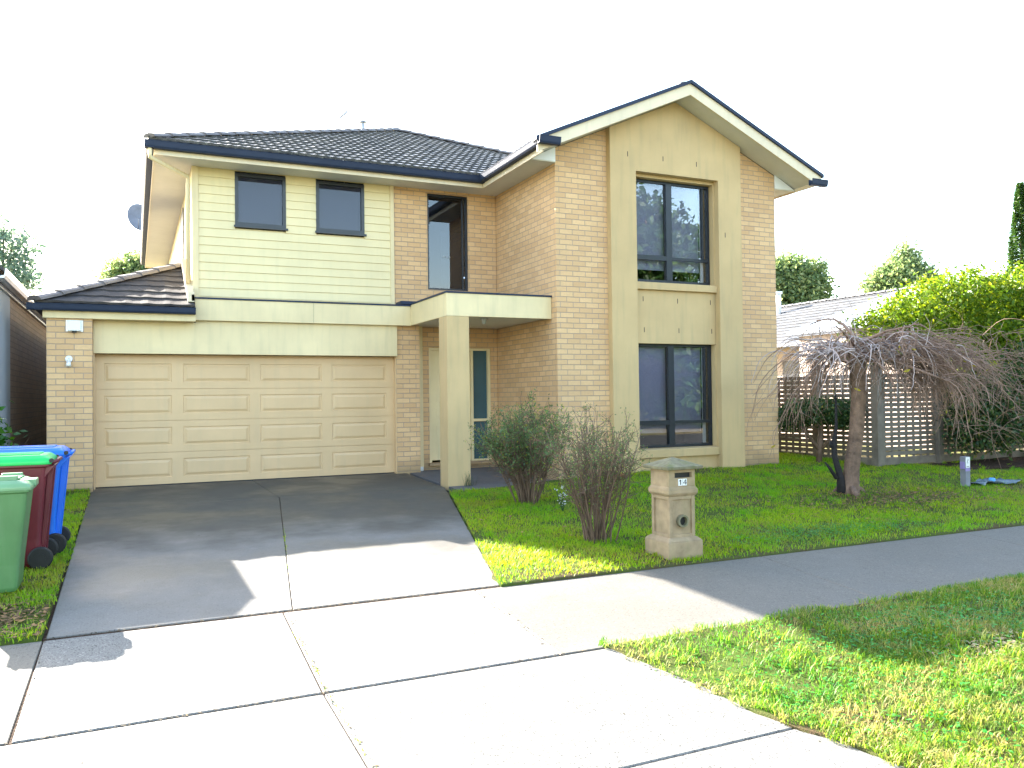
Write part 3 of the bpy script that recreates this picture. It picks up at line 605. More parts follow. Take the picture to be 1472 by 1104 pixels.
me_=garage_door(); gd=part(me_,'garage_door',M['door'])
mb=MB(); mb.box(.602,5.365,.39,.44,-.06,-.022); part(mb,'door_seal',M['rubber'],gd)
mb=MB(); mb.box(.60,.62,.23,.41,-.1,2.03); mb.box(5.355,5.37,.28,.41,-.1,2.03); mb.box(.62,5.355,.28,.39,2.035,2.05); part(mb,'door_reveal',M['door'])
# --- front door and sidelight
mb=MB(); mb.box(6.075,6.115,WY+.005,WY+.09,.105,2.21); mb.box(6.115,6.90,WY+.005,WY+.09,2.17,2.21); mb.box(6.90,6.945,WY+.005,WY+.09,.105,2.21); mb.box(6.945,7.24,WY+.005,WY+.09,2.17,2.21); mb.box(7.24,7.295,WY+.005,WY+.09,.105,2.21); mb.box(6.945,7.24,WY+.005,WY+.09,.84,.89); mb.box(6.945,7.24,WY+.005,WY+.09,.105,.135)
df=part(mb,'door_frame',M['trim'])
mb=MB(); mb.box(6.117,6.898,WY+.05,WY+.085,.14,2.168)
for z0,z1 in ((.25,.78),(.92,1.10),(1.22,2.05)):
    mb.box(6.22,6.80,WY+.040,WY+.05,z0,z1)
dr=part(mb,'front_door',M['trim'],bevel=.004)
mb=MB(); mb.tube([(6.84,WY+.05,1.05),(6.84,WY-.0,1.05)],.012,8); mb.tube([(6.84,WY,1.05),(6.76,WY,1.05)],.009,8); part(mb,'handle',M['silver'],dr)
mb=MB(); mb.box(6.945,7.24,WY+.06,WY+.066,.13,2.175); part(mb,'sidelight_glass',M['frost'],df)
mb=MB(); mb.box(6.05,7.32,WY-.06,WY+.0,.05,.098); part(mb,'door_sill',M['brick'],df)
# downpipe by the garage
mb=MB(); mb.box(5.835,5.935,WY-.062,WY-.003,.02,2.60); mb.box(5.83,5.94,WY-.065,WY-.002,.80,.82); mb.box(5.83,5.94,WY-.065,WY-.002,2.20,2.22)
dp=part(mb,'downpipe',M['trim'],bevel=.006); 
mb=MB(); mb.tube([(5.885,WY-.033,-.06),(5.885,WY-.033,.045)],.052,14); part(mb,'pipe_socket',M['white'],dp)
# --- tiled roofs
def tile_roof(name,p0,U,N,ulen,vlen,clips,mat,parent=H,t=T,per=.15,amp=.0065,course=.32,step=.032,extra=None,keep=None,label=None):
    U=Vector(U).normalized(); N=Vector(N).normalized(); c=1/math.sqrt(1+t*t); S=N*c+Vector((0,0,t*c)); nn=U.cross(S)
    if nn.z<0: nn=-nn
    p0=Vector(p0); nu=max(2,int(ulen/per)*6); sub=[0,.17,.33,.5,.67,.83]
    us=np.linspace(0,ulen,nu+1); ph=(us/per)%1.0
    prof=amp*np.maximum(np.cos(ph*2*np.pi),-.35)
    nv=int(math.ceil(vlen/course)); V=[];F=[]
    for r_ in range(nv):
        v0=r_*course; v1=v0+course; jit=.0
        jr=np.random.default_rng(r_).normal(0,.0022,int(ulen/.3)+2); jj=jr[(us/.3).astype(int)]
        for (v,h) in ((v0,-.012),(v0,step),(v1,.0)):
            for u_,pr,j_ in zip(us,prof,jj):
                a=p0+U*float(u_)+S*v+nn*(h+float(pr)+float(j_)); V.append(a[:])
        o=r_*3*(nu+1)
        for k in (0,1):
            for i in range(nu): F.append((o+k*(nu+1)+i,o+k*(nu+1)+i+1,o+(k+1)*(nu+1)+i+1,o+(k+1)*(nu+1)+i))
    me=bpy.data.meshes.new(name); me.from_pydata(V,[],F); me.materials.append(mat)
    bm=bmesh.new(); bm.from_mesh(me)
    for (cp,cn) in clips:
        bmesh.ops.bisect_plane(bm,geom=list(bm.verts)+list(bm.edges)+list(bm.faces),plane_co=cp,plane_no=cn,clear_outer=True)
    bm.to_mesh(me); bm.free()
    o=bpy.data.objects.new(name,me); COL.objects.link(o); o.parent=parent; o.matrix_parent_inverse=parent.matrix_basis.inverted()
    if label:o['label']=label
    return o
def ridge(name,a,b,mat,parent=H,w=.11,h=.06,seg=.40):
    a=Vector(a);b=Vector(b);L=(b-a).length;n=max(1,int(round(L/seg)));d=(b-a)/n; mb=MB(); t=d.normalized(); s=t.cross(Vector((0,0,1))).normalized(); up=s.cross(t)
    for i in range(n):
        p=a+d*i-t*.02; q=a+d*(i+1)+t*.02; A=[];B=[]
        for th in np.linspace(0,math.pi,7):
            A.append(p+s*math.cos(th)*w*1.1+up*(math.sin(th)*h*1.1-.02+.012)); B.append(q+s*math.cos(th)*w*.95+up*(math.sin(th)*h*.9-.02))
        mb.add(A+B,[(j,j+1,7+j+1,7+j) for j in range(6)]+[tuple(range(7)),tuple(range(13,6,-1))])
    return part(mb,name,mat,parent)
EZ=5.32; XL0,XR0,YF,YB=1.38,12.66,-.08,11.7
dA=(XR0-XL0)/2; axm=(XL0+XR0)/2; AY1=YF+dA; AY2=YB-dA; AZ=EZ+T*dA
s2=1/math.sqrt(2); lo=.10
# front plane (clips: left hip, right hip)
tile_roof('roof_tiles',(XL0,YF,EZ),(1,0,0),(0,1,0),XR0-XL0,dA*1.1+.2,[((XL0,YF,0),(-s2,s2,0)),((XR0,YF,0),(s2,s2,0))],M['tile'],label='front slope of the main hipped roof')
tile_roof('roof_tiles',(XL0,YB,EZ),(0,-1,0),(1,0,0),YB-YF,dA*1.1+.2,[((XL0,YF,0),(s2,-s2,0)),((XL0,YB,0),(s2,s2,0)),((axm,0,0),(1,0,0))],M['tile'])
# right slope in two pieces
o1=tile_roof('roof_tiles',(XR0,-2.43,EZ),(0,1,0),(-1,0,0),YB+2.43,3.3,[((XR0,YB,0),(-s2,s2,0)),((9.78,0,0),(-1,0,0))],M['tile'],label='right slope of the roof')
o2=tile_roof('roof_tiles',(XR0,-2.43,EZ),(0,1,0),(-1,0,0),YB+2.43,dA*1.1+.2,[((XR0,YB,0),(-s2,s2,0)),((9.78,0,0),(1,0,0)),((XR0,YF,0),(-s2,-s2,0)),((axm,0,0),(-1,0,0))],M['tile'])
tile_roof('roof_tiles',(XR0,YB,EZ),(-1,0,0),(0,-1,0),XR0-XL0,dA*1.1+.2,[((XL0,YB,0),(-s2,-s2,0)),((XR0,YB,0),(s2,-s2,0))],M['tile'])
# gable left slope
tile_roof('roof_tiles',(6.90,3.2,EZ),(0,-1,0),(1,0,0),3.2+2.43,3.3,[((9.78,0,0),(1,0,0)),((6.9,-.08,0),(-s2,s2,0))],M['tile'],label='left slope of the gable roof')
ridge('ridge_caps',(XL0+.02,YF+.02,EZ+.03),(axm,AY1,AZ+.03),M['tile_ridge'])
ridge('ridge_caps',(XR0,YF,EZ+.03),(axm,AY1,AZ+.03),M['tile_ridge'])
ridge('ridge_caps',(axm,AY1,AZ+.03),(axm,AY2,AZ+.03),M['tile_ridge'])
ridge('ridge_caps',(9.78,-2.28,EZ+T*2.88+.005),(9.78,2.8,EZ+T*2.88+.03),M['tile_ridge'])
# gutters and fascia
def gutter(p0,p1,out,parent=H,top=5.29,hh=.115,ww=.12,name='gutter'):
    p0=Vector(p0);p1=Vector(p1);o=Vector(out)
    pr=[(0,0),(.75,0),(.9,.25),(1,.8),(1.06,1),(.94,1),(.9,.85),(.8,.3),(.7,.12),(0.08,.12),(0.08,.9),(0,.9)]
    poly=[p0+o*(a*ww)+Vector((0,0,top-hh+b*hh)) for a,b in pr]
    mb=MB(); mb.prism(poly,p1-p0); return part(mb,name,M['gutter'],parent)
gutter((1.45-.125,-.002,0),(6.96,-.002,0),(0,-1,0)); gutter((1.45,-.12,0),(1.45,11.8,0),(-1,0,0)); 
gutter((6.952,-2.42,0),(6.952,-.12,0),(-1,0,0),top=5.30); gutter((12.60,-2.42,0),(12.60,11.8,0),(1,0,0),top=5.30)
mb=MB(); mb.box(1.452,6.95,-.0005,.022,5.10,5.27); mb.box(1.4525,1.47,.022,11.78,5.10,5.27); mb.box(6.9535,6.975,-2.40,-.001,5.10,5.27); mb.box(12.58,12.598,-2.40,11.78,5.10,5.27); mb.box(1.47,12.58,11.76,11.78,5.10,5.27)
part(mb,'fascia',M['fascia'])
mb=MB(); mb.box(1.47,7.45,.022,WY+.05,5.122,5.140); mb.box(1.47,2.14,WY+.05,11.76,5.123,5.141); mb.box(6.975,7.45,-1.90,.022,5.122,5.140); mb.box(12.09,12.58,-1.90,11.76,5.122,5.140); mb.box(7.5,12.1,11.6,11.76,5.122,5.14)
part(mb,'eave_soffit',M['soffit'])
# gable: sloping soffit, barge boards, boxed ends, barge cap
def zs(x): return EZ-.19+T*min(x-6.9,12.66-x)
mb=MB()
for a,b in ((6.975,9.78),(9.78,12.58)):
    mb.prism([(a,-2.40,zs(a)),(b,-2.40,zs(b)),(b,-2.40,zs(b)+.012),(a,-2.40,zs(a)+.012)],(0,.52,0))
split_pieces(part(mb,'gable_soffit',M['soffit']))
mb=MB()
for a,b in ((6.86,9.78),(9.78,12.70)):
    mb.prism([(a,-2.432,zs(a)-.025),(b,-2.432,zs(b)-.025),(b,-2.432,zs(b)+.175),(a,-2.432,zs(a)+.175)],(0,.03,0))
split_pieces(part(mb,'barge_board',M['fascia']))
mb=MB()
for a,b in ((6.82,9.78),(9.78,12.74)):
    mb.prism([(a,-2.47,zs(a)+.165),(b,-2.47,zs(b)+.165),(b,-2.47,zs(b)+.225),(a,-2.47,zs(a)+.225)],(0,.16,0))
split_pieces(part(mb,'barge_cap',M['gutter']))
for a,b,z in ((6.83,7.20,5.31),(12.36,12.74,5.19)):
    gutter((a,-2.472,0),(b,-2.472,0),(0,-1,0),top=z,hh=.115,ww=.10)
mb=MB()
mb.prism([(6.98,-1.90,5.141),(7.448,-1.90,5.141),(7.448,-1.90,zs(7.448)-.002)],(0,.02,0)); mb.prism([(12.57,-1.90,5.141),(12.092,-1.90,5.141),(12.092,-1.90,zs(12.092)-.002)],(0,.02,0))
split_pieces(part(mb,'eave_end_panel',M['white']))
# upper left eave downpipe
mb=MB(); mb.tube([(1.40,-.07,5.17),(1.40,-.07,5.04),(1.97,.5,4.93),(1.97,.52,4.80),(1.97,.52,3.2)],.035,8); part(mb,'downpipe',M['trim'],smooth=True,label='bent downpipe at the left corner of the upper floor')
mb=MB(); mb.tube([(12.55,-1.0,5.17),(12.5,-1.0,5.06),(12.2,-1.0,5.02),(12.13,-1.0,4.9),(12.13,-1.0,0)],.03,8); part(mb,'downpipe',M['trim'],smooth=True)
# --- lower garage roof
LZ=2.755
tile_roof('lower_roof_tiles',(-.15,-.13,LZ),(1,0,0),(0,1,0),2.19,2.6,[((-.15,-.13,0),(-s2,s2,0)),((2.03,0,0),(1,0,0))],M['tile_low'],per=.30,amp=.006,step=.022,label='front slope of the low garage roof')
tile_roof('lower_roof_tiles',(-.15,11.5,LZ),(0,-1,0),(1,0,0),11.63,2.6,[((-.15,-.13,0),(s2,-s2,0)),((2.03,0,0),(1,0,0))],M['tile_low'],label='left slope of the low garage roof')
ridge('ridge_caps',(-.13,-.11,LZ+.03),(2.02,2.04,LZ+T*2.17+.03),M['tile_ridge'],w=.13,h=.07)
gutter((-.24,-.045,0),(2.04,-.045,0),(0,-1,0),top=2.735,hh=.10,ww=.11); gutter((-.05,-.15,0),(-.05,11.5,0),(-1,0,0),top=2.735,hh=.10,ww=.11)
mb=MB(); mb.box(-.045,2.043,-.043,-.005,2.53,2.66); mb.box(-.0455,-.02,-.005,11.5,2.53,2.66); part(mb,'fascia',M['trim'],bevel=.003)
mb=MB(); mb.box(-.02,2.03,-.004,.30,2.532,2.545); mb.box(-.02,0.05,.30,11.5,2.532,2.545); part(mb,'eave_soffit',M['trim'])
mb=MB(); mb.box(1.985,2.028,-.05,2.1,2.85,2.95)
for i in range(7): 
    y0=-.05+i*.3; z0=LZ+T*(y0+.13)
    mb.box(1.93,2.027,y0,y0+.3,z0+.045,z0+.07+T*.3)
part(mb,'flashing',M['fascia'])
mb=MB(); mb.box(.15,5.4,.5,11.4,2.56,2.6); mb.box(2.04,5.43,.50,.7,2.62,2.88); part(mb,'garage_ceiling',M['dark'])

# ------------------------------------------------------------------ fixtures on the house
t=thing('alarm_box','white siren box on the brick pier under the low gutter','alarm box',(.365,-.001,2.42))
mb=MB(); mb.box(-.115,.115,-.012,0,-.085,.085); local(mb,'back_plate',M['silver'],t,bevel=.003)
mb=MB(); mb.hexa([(-.085,-.07,-.075),(.085,-.07,-.075),(.085,-.012,-.08),(-.085,-.012,-.08)],[(-.085,-.06,.08),(.085,-.06,.08),(.085,-.012,.082),(-.085,-.012,.082)]); local(mb,'cover',M['white'],t,bevel=.006)
mb=MB(); mb.tube([(0,-.04,-.078),(0,-.04,-.10)],.03,12); local(mb,'strobe',M['flat_black'],t)
t=thing('sensor_light','small round white sensor light on the brick pier below the siren box','wall light',(.29,-.001,1.93))
mb=MB(); mb.tube([(0,0,0),(0,-.03,0)],[.052,.045],18); local(mb,'base',M['white'],t)
mb=MB(); mb.tube([(0,-.03,0),(0,-.06,-.02),(0,-.07,-.05)],.014,8); mb.tube([(0,-.06,-.045),(0,-.10,-.11)],[.028,.035],12); local(mb,'lamp_head',M['white'],t,smooth=True)
t=thing('satellite_dish','dark satellite dish on the left eave of the upper floor','satellite dish',(1.28,9.4,6.02))
mb=MB(); vs=[];fs=[]; nr,na=6,28
for i in range(nr+1):
    rr_=.36*i/nr
    for j in range(na):
        a=2*math.pi*j/na; vs.append((rr_*math.cos(a)*.92,-.16*(rr_/.36)**2*.5, rr_*math.sin(a)))
for i in range(nr):
    for j in range(na): fs.append((i*na+j,i*na+(j+1)%na,(i+1)*na+(j+1)%na,(i+1)*na+j))
mb.add(vs,fs); d=local(mb,'dish',M['post_grey'],t,smooth=True); d.rotation_euler=(R(-8),0,R(25)); sm=d.modifiers.new('s','SOLIDIFY'); sm.thickness=.006
mb=MB(); mb.tube([(0,.03,0),(.15,.06,-.1),(.45,.06,-.25),(.45,.06,-.85)],.018,8); mb.tube([(0,-.1,-.3),(0,-.42,-.12)],.01,6); local(mb,'bracket',M['silver'],t,smooth=True)
t=thing('roof_flue','thin pale metal flue pipe above the main ridge','flue',(6.56,7.0,7.4))
mb=MB(); mb.tube([(0,0,-.5),(0,0,1.03)],.045,12); local(mb,'pipe',M['metal_roof'],t,smooth=True)
mb=MB(); mb.tube([(0,0,1.03),(0,0,1.07)],[.10,.085],14); local(mb,'cap',M['silver'],t)
t=thing('antenna','thin television antenna standing behind the roof','antenna',(6.2,7.6,7.2))
mb=MB(); mb.tube([(0,0,-.4),(.0,0,1.62)],.010,6); local(mb,'mast',M['silver'],t)
mb=MB(); mb.tube([(-.12,0,1.46),(.12,.05,1.70)],.016,5)
for k in range(5): a=-.07+k*.035; mb.tube([(a,-.1,1.58+a),(a+.02,.1,1.58+a+.02)],.012,4); mb.tube([(a,0,1.50+a),(a,0,1.68+a)],.010,4)
local(mb,'elements',M['post_grey'],t)

# ------------------------------------------------------------------ neighbouring building, left
nb=thing('neighbour_garage','low brick building with silver gutter close beside the left wall','building',(-2,4,0))
mb=MB(); mb.box(-.66,-.55,.75,14,-.2,2.93); part(mb,'wall',M['brick_dark'],nb,label='brick side wall')
mb=MB(); mb.box(-.70,-.545,-.60,.75,-.3,2.93); mb.box(-2.7,-.70,-.60,-.48,-.3,2.93); mb.box(-2.7,-2.6,-.48,14,-.2,2.93); mb.box(-2.6,-.66,13.9,14,-.2,2.93)
part(mb,'wall',M['grey_wall'],nb,label='pale grey rendered corner and front')
mb=MB()
for a,b,c,d in ((-.41,-.75,3.05,3.27),(-2.75,-.75,3.26,3.27)):
    mb.prism([(a,-1.0,c),(b,-1.0,d),(b,-1.0,d+.05),(a,-1.0,c+.05)],(0,15.2,0))
split_pieces(part(mb,'roof',M['tile_low'],nb))
mb=MB(); mb.prism([(-.6,-.6,2.93),(-2.7,-.6,2.93),(-2.7,-.6,3.25),(-.8,-.6,3.25)],(0,.1,0)); part(mb,'gable_wall',M['grey_wall'],nb)
mb=MB(); pr=[(0,0),(.8,.0),(1,.3),(1.05,1),(.95,1),(.85,.3),(.08,.1),(.08,.9),(0,.9)]
mb.prism([(-.50+a*.12,-1.04,2.955+b*.13) for a,b in pr],(0,15.2,0)); part(mb,'gutter',M['silver'],nb)
mb=MB(); mb.box(-.55,-.51,-1.0,14,2.90,3.04); part(mb,'fascia',M['silver'],nb)
mb=MB(); mb.box(-.70,-.555,-.98,14,2.932,2.94); part(mb,'soffit',M['grey_wall'],nb)

# ------------------------------------------------------------------ neighbouring house, right
nh=thing('neighbour_house','single storey house with pale grey tiled roof behind the right fence','house',(23,8,0))
tile_roof('roof_tiles',(19.0,20,2.80),(0,-1,0),(1,0,0),17,4.45,[((23.02,0,0),(1,0,0)),((0,3.4,0),(0,-1,0))],M['tile_pale'],nh,t=.42,label='pale left roof slope')
mb=MB(); mb.prism([(23.02,3.4,4.47),(27,3.4,2.8),(27,3.4,2.7),(23.02,3.4,4.4)],(0,16.6,0)); part(mb,'roof_slope',M['tile_pale'],nh)
ridge('ridge_caps',(23.02,3.4,4.52),(23.02,20,4.52),M['tile_pale'],nh)
mb=MB(); mb.box(19.5,19.6,3.6,20,0,2.85); part(mb,'wall',M['stonewall'],nh); mb=MB(); mb.prism([(19.5,3.5,0),(26.6,3.5,0),(26.6,3.5,2.9),(23,3.5,4.4),(19.5,3.5,2.9)],(0,.1,0)); part(mb,'gable_wall',M['stonewall'],nh)
mb=MB(); mb.box(18.88,19.02,3.4,20,2.70,2.80); part(mb,'gutter',M['post_grey'],nh)
mb=MB(); mb.box(19.46,19.5,7.5,9.4,1.0,2.3); mb.box(19.46,19.5,5.2,5.9,.9,2.3); split_pieces(part(mb,'window',M['black'],nh))
mb=MB()
mb.prism([(17.1,3.2,2.86),(21.3,3.2,4.16),(21.3,3.2,4.22),(17.1,3.2,2.92)],(0,-4.4,0))
vr=part(mb,'verandah_roof',M['metal_roof'],nh)
mb=MB()
for k in range(4): mb.prism([(17.1,3.15-k*1.4,2.935),(21.3,3.15-k*1.4,4.235),(21.3,3.15-k*1.4,4.255),(17.1,3.15-k*1.4,2.955)],(0,-.05,0))
split_pieces(part(mb,'roof_rib',M['silver'],vr))
mb=MB(); mb.box(17.25,17.4,-1.0,2.9,0,2.80); mb.prism([(17.25,-1.05,0),(21.2,-1.05,0),(21.2,-1.05,4.1),(17.25,-1.05,2.85)],(0,.05,0)); part(mb,'wall',M['stonewall'],nh,label='wall under the metal verandah roof')
t=thing('roof_flue','short white flue pipe on the pale roof right of the tower','flue',(22.2,9.0,4.1))
mb=MB(); mb.tube([(0,0,-.1),(0,0,.78)],.10,12); local(mb,'pipe',M['white'],t,smooth=True); mb=MB(); mb.tube([(0,0,.78),(0,0,.86)],[.15,.15],12); local(mb,'cap',M['white'],t)

# ------------------------------------------------------------------ lattice fence
fe=thing('lattice_fence','weathered timber fence of horizontal slats with square posts beside the right lawn','fence',(13.5,-2.87,0))
gf=.03; top=1.62
def slats(a,b,parent):
    a=Vector(a);b=Vector(b);d=b-a;L=d.length;d.normalize();n_=Vector((-d.y,d.x,0)); mb=MB(); z=.12
    r=random.Random(3)
    while z<top-.03:
        h=.072; o=r.uniform(-.002,.002)
        mb.hexa([a+Vector((0,0,z+o)),b+Vector((0,0,z-o)),b+n_*.018+Vector((0,0,z-o)),a+n_*.018+Vector((0,0,z+o))],[a+Vector((0,0,z+h+o)),b+Vector((0,0,z+h-o)),b+n_*.018+Vector((0,0,z+h-o)),a+n_*.018+Vector((0,0,z+h+o))]); z+=.09
    k=.15
    while k<L:
        p=a+d*k+n_*.019; mb.hexa([p,p+d*.05,p+d*.05+n_*.02,p+n_*.02],[v+Vector((0,0,top)) for v in (p,p+d*.05,p+d*.05+n_*.02,p+n_*.02)]); k+=.19
    part(mb,'slat_panel',M['wood'],parent)
    mb=MB(); mb.hexa([a-n_*.02+Vector((0,0,-.05)),b-n_*.02+Vector((0,0,-.05)),b+n_*.02+Vector((0,0,-.05)),a+n_*.02+Vector((0,0,-.05))],[a-n_*.02+Vector((0,0,.085)),b-n_*.02+Vector((0,0,.085)),b+n_*.02+Vector((0,0,.085)),a+n_*.02+Vector((0,0,.085))]); part(mb,'plinth_board',M['wood'],parent)
slats((13.5,4.0,0),(13.5,-2.80,0),fe); slats((13.55,-2.87,0),(24,-2.87,0),fe)
for x,y,h,w_ in ((13.5,-1.45,1.85,.15),(13.52,-2.87,1.80,.15),(15.1,-2.9,1.7,.12),(17.2,-2.9,1.7,.12),(19.3,-2.9,1.7,.12),(13.5,.6,1.75,.12),(21.4,-2.9,1.7,.12)):
    mb=MB(); mb.box(x-w_/2,x+w_/2,y-w_/2,y+w_/2,-.2,h); part(mb,'post',M['wood'],fe,bevel=.008)
# ================================================================== PROPS
def wheelie(name,label,x,y,rz,h,wd,dp,bodym,lidm,wheels=True,ridged=False):
    t=thing(name,label,'bin',(x,y,float(gl(x,y))),rz,'wheelie bins beside the driveway')
    # local: +x is the back (hinge/handle side), width along y
    hb=h*.90; b0=.08 if wheels else .03
    mb=MB(); N=10; rings=[]
    def rr_(hx0,hx1,hy,z,r=.035):
        out=[]
        for cx,cy,a0 in ((hx1-r,hy-r,0),(hx0+r,hy-r,90),(hx0+r,-hy+r,180),(hx1-r,-hy+r,270)):
            for k in range(4):
                a=R(a0+k*30); out.append((cx+r*math.cos(a),cy+r*math.sin(a),z))
        return out
    D=dp/2; Wd=wd/2
    prof=[(-D*.66,D*.66,Wd*.74,.02),(-D*.70,D*.70,Wd*.78,.05),(-D*.74,D*.72,Wd*.80,h*.25),(-D*.86,D*.80,Wd*.90,h*.62),(-D*.93,D*.86,Wd*.96,h*.84),(-D*.935,D*.87,Wd*.965,h*.855),(-D,D*.95,Wd*1.02,h*.86),(-D,D*.95,Wd*1.02,h*.905)]
    vs=[];n=16
    for p in prof: vs+=rr_(*p)
    fs=[tuple(range(n-1,-1,-1))]
    for i in range(len(prof)-1):
        for j in range(n): fs.append((i*n+j,i*n+(j+1)%n,(i+1)*n+(j+1)%n,(i+1)*n+j))
    fs.append(tuple((len(prof)-1)*n+j for j in range(n))); mb.add(vs,fs)
    for yy in (-Wd*.45,Wd*.45): mb.hexa([(D*.68,yy-.02,.1),(D*.78,yy-.02,.1),(D*.78,yy+.02,.1),(D*.68,yy+.02,.1)],[(D*.86,yy-.02,h*.84),(D*.99,yy-.02,h*.84),(D*.99,yy+.02,h*.84),(D*.86,yy+.02,h*.84)])
    if wheels: mb.prism([(D*.80,-Wd*.9,h*.86),(D*.80,-Wd*.9,h*.76),(D*1.06,-Wd*.9,h*.87)],(0,Wd*1.8,0))
    local(mb,'body',bodym,t,bevel=.004,segs=1)
    # lid
    mb=MB(); z=h*.907; vs=[];pr=[(-D-.012,D*.98,Wd*1.05,z-.03),(-D-.014,D*1.0,Wd*1.06,z),(-D*.97,D*.97,Wd*1.0,z+.025),(-D*.82,D*.86,Wd*.86,z+.055 if not ridged else z+.05)]
    for p in pr: vs+=rr_(*p,r=.05)
    fs=[tuple(range(n-1,-1,-1))]
    for i in range(len(pr)-1):
        for j in range(n): fs.append((i*n+j,i*n+(j+1)%n,(i+1)*n+(j+1)%n,(i+1)*n+j))
    fs.append(tuple((len(pr)-1)*n+j for j in range(n))); mb.add(vs,fs)
    for k in range(3): yy=-Wd*.5+k*Wd*.5; mb.box(-D*.75,D*.7,yy-.03,yy+.03,z+.05,z+.066)
    if ridged:
        mb.box(-D*1.10,-D*.78,-Wd*.35,Wd*.35,z-.01,z+.045); mb.box(-D*.7,-D*.2,-Wd*.75,-Wd*.55,z+.03,z+.085); mb.box(-D*.7,-D*.2,Wd*.55,Wd*.75,z+.03,z+.085); mb.box(D*.1,D*.6,-Wd*.7,Wd*.7,z+.05,z+.09)
    local(mb,'lid',lidm,t,bevel=.008)
    mb=MB(); mb.tube([(D*1.08,-Wd*.85,z-.005),(D*1.08,Wd*.85,z-.005)],.016,10)
    for yy in (-Wd*.85,Wd*.85): mb.tube([(D*.9,yy,z-.02),(D*1.08,yy,z-.005)],.016,8)
    local(mb,'handle',bodym,t,smooth=True)
    mb=MB()
    for yy in (-Wd*.98,Wd*.98): mb.tube([(D*.98,yy-.012,z+.004),(D*.98,yy+.012,z+.004)],.02,12)
    split_pieces(local(mb,'hinge_pin',M['flat_black'],t))
    if wheels:
        mb=MB(); mb.tube([(D*.72,-Wd*.9,.105),(D*.72,Wd*.9,.105)],.012,8); local(mb,'axle',M['silver'],t)
        for yy in (-Wd*.93,Wd*.93):
            mb=MB(); mb.tube([(D*.72,yy-.028,.10),(D*.72,yy-.022,.10),(D*.72,yy+.022,.10),(D*.72,yy+.028,.10)],[.088,.10,.10,.088],24); wh=local(mb,'wheel',M['rubber'],t,smooth=False)
            mb=MB(); mb.tube([(D*.72,yy-.034,.10),(D*.72,yy+.034,.10)],.045,14); o=mb.build('rim',M['rubber'],None); o.parent=wh
    return t
wheelie('wheelie_bin','maroon wheelie bin with bright green lid behind the pale green bin',.15,-5.05,0,1.06,.58,.70,M['bin_red'],M['lid_green'])
wheelie('wheelie_bin','bright blue wheelie bin with blue lid nearest the garage',.19,-4.38,0,1.07,.58,.76,M['bin_blue'],M['bin_blue'])
wheelie('wheelie_bin','faded green wheelie bin with pale green lid nearest the footpath',.12,-6.04,math.pi,.93,.50,.60,M['bin_green'],M['lid_pale'],ridged=True)

# letterbox
t=thing('letterbox','sandstone pedestal letterbox numbered 14 on the lawn beside the footpath','letterbox',(5.955,-7.075,g(-7.1)))
mb=MB()
def sq(z,a): return [(-a,-a,z),(a,-a,z),(a,a,z),(-a,a,z)]
mb.hexa(sq(-.06,.20),sq(.17,.20)); mb.hexa(sq(.171,.20),sq(.205,.158)); local(mb,'base',M['stone'],t,bevel=.008)
# shaft with recessed panels
mb=MB(); a=.150
mb.box(-a+.02,a-.02,-a+.02,a-.02,.20,.60)
for sx_ in (-1,1):
    for sy_ in (-1,1): mb.box(sx_*a,sx_*(a-.04),sy_*a,sy_*(a-.04),.20,.60)
for z0,z1 in ((.20,.235),(.565,.60)):
    mb.box(-a+.04,a-.04,-a+.002,-a+.022,z0,z1); mb.box(-a+.04,a-.04,a-.022,a-.002,z0,z1); mb.box(-a+.002,-a+.022,-a+.04,a-.04,z0,z1); mb.box(a-.022,a-.002,-a+.04,a-.04,z0,z1)
local(mb,'shaft',M['stone'],t,bevel=.004)
mb=MB(); mb.hexa(sq(.601,.155),sq(.625,.172)); mb.hexa(sq(.6255,.172),sq(.665,.172)); mb.hexa(sq(.6655,.168),sq(.69,.152)); local(mb,'cornice',M['stone'],t,bevel=.004)
mb=MB(); a=.152; zA,zB=.69,.855; s0,s1,q0,q1=-.085,.115,.775,.825
mb.box(-a,a,-a+.05,a,zA,zB); mb.box(-a,s0,-a,-a+.0495,zA,zB); mb.box(s1,a,-a,-a+.0495,zA,zB); mb.box(s0,s1,-a,-a+.0495,zA,q0); mb.box(s0,s1,-a,-a+.0495,q1,zB)
hd=local(mb,'head',M['stone'],t)
mb=MB(); mb.box(s0,s1,-a+.035,-a+.048,q0,q1); o=local(mb,'slot_shade',M['flat_black'],t)  # black insert, shade of the letter opening put in as colour
mb=MB(); mb.hexa(sq(.856,.205),sq(.885,.212)); mb.hexa(sq(.8855,.212),sq(.965,.01)); local(mb,'cap',M['moss_stone'],t,bevel=.006)
mb=MB(); n=22; ro,ri=.060,.043; y0,y1=-.172,-.128; cz=.36
vs=[];fs=[]
for (yy,rr2) in ((y0,ro),(y1,ro),(y1,ri),(y0,ri)):
    for j in range(n): vs.append((rr2*math.cos(2*math.pi*j/n),yy,cz+rr2*math.sin(2*math.pi*j/n)))
for k in range(4):
    for j in range(n): fs.append((k*n+j,k*n+(j+1)%n,((k+1)%4)*n+(j+1)%n,((k+1)%4)*n+j))
mb.add(vs,fs); nt_=local(mb,'paper_tube',M['moss_stone'],t,smooth=False)
mb=MB(); mb.tube([(0,-.1315,cz),(0,-.129,cz)],ri+.001,22); o=local(mb,'tube_shade_disc',M['flat_black'],t)  # black disc stands in for the shade inside the paper tube
mb=MB(); mb.box(-.045,.002,-.1545,-.1525,.70,.765); mb.box(.006,.055,-.1545,-.1525,.70,.765); npl=local(mb,'number_plate',M['white'],t)
mb=MB(); yy0,yy1=-.1565,-.1548
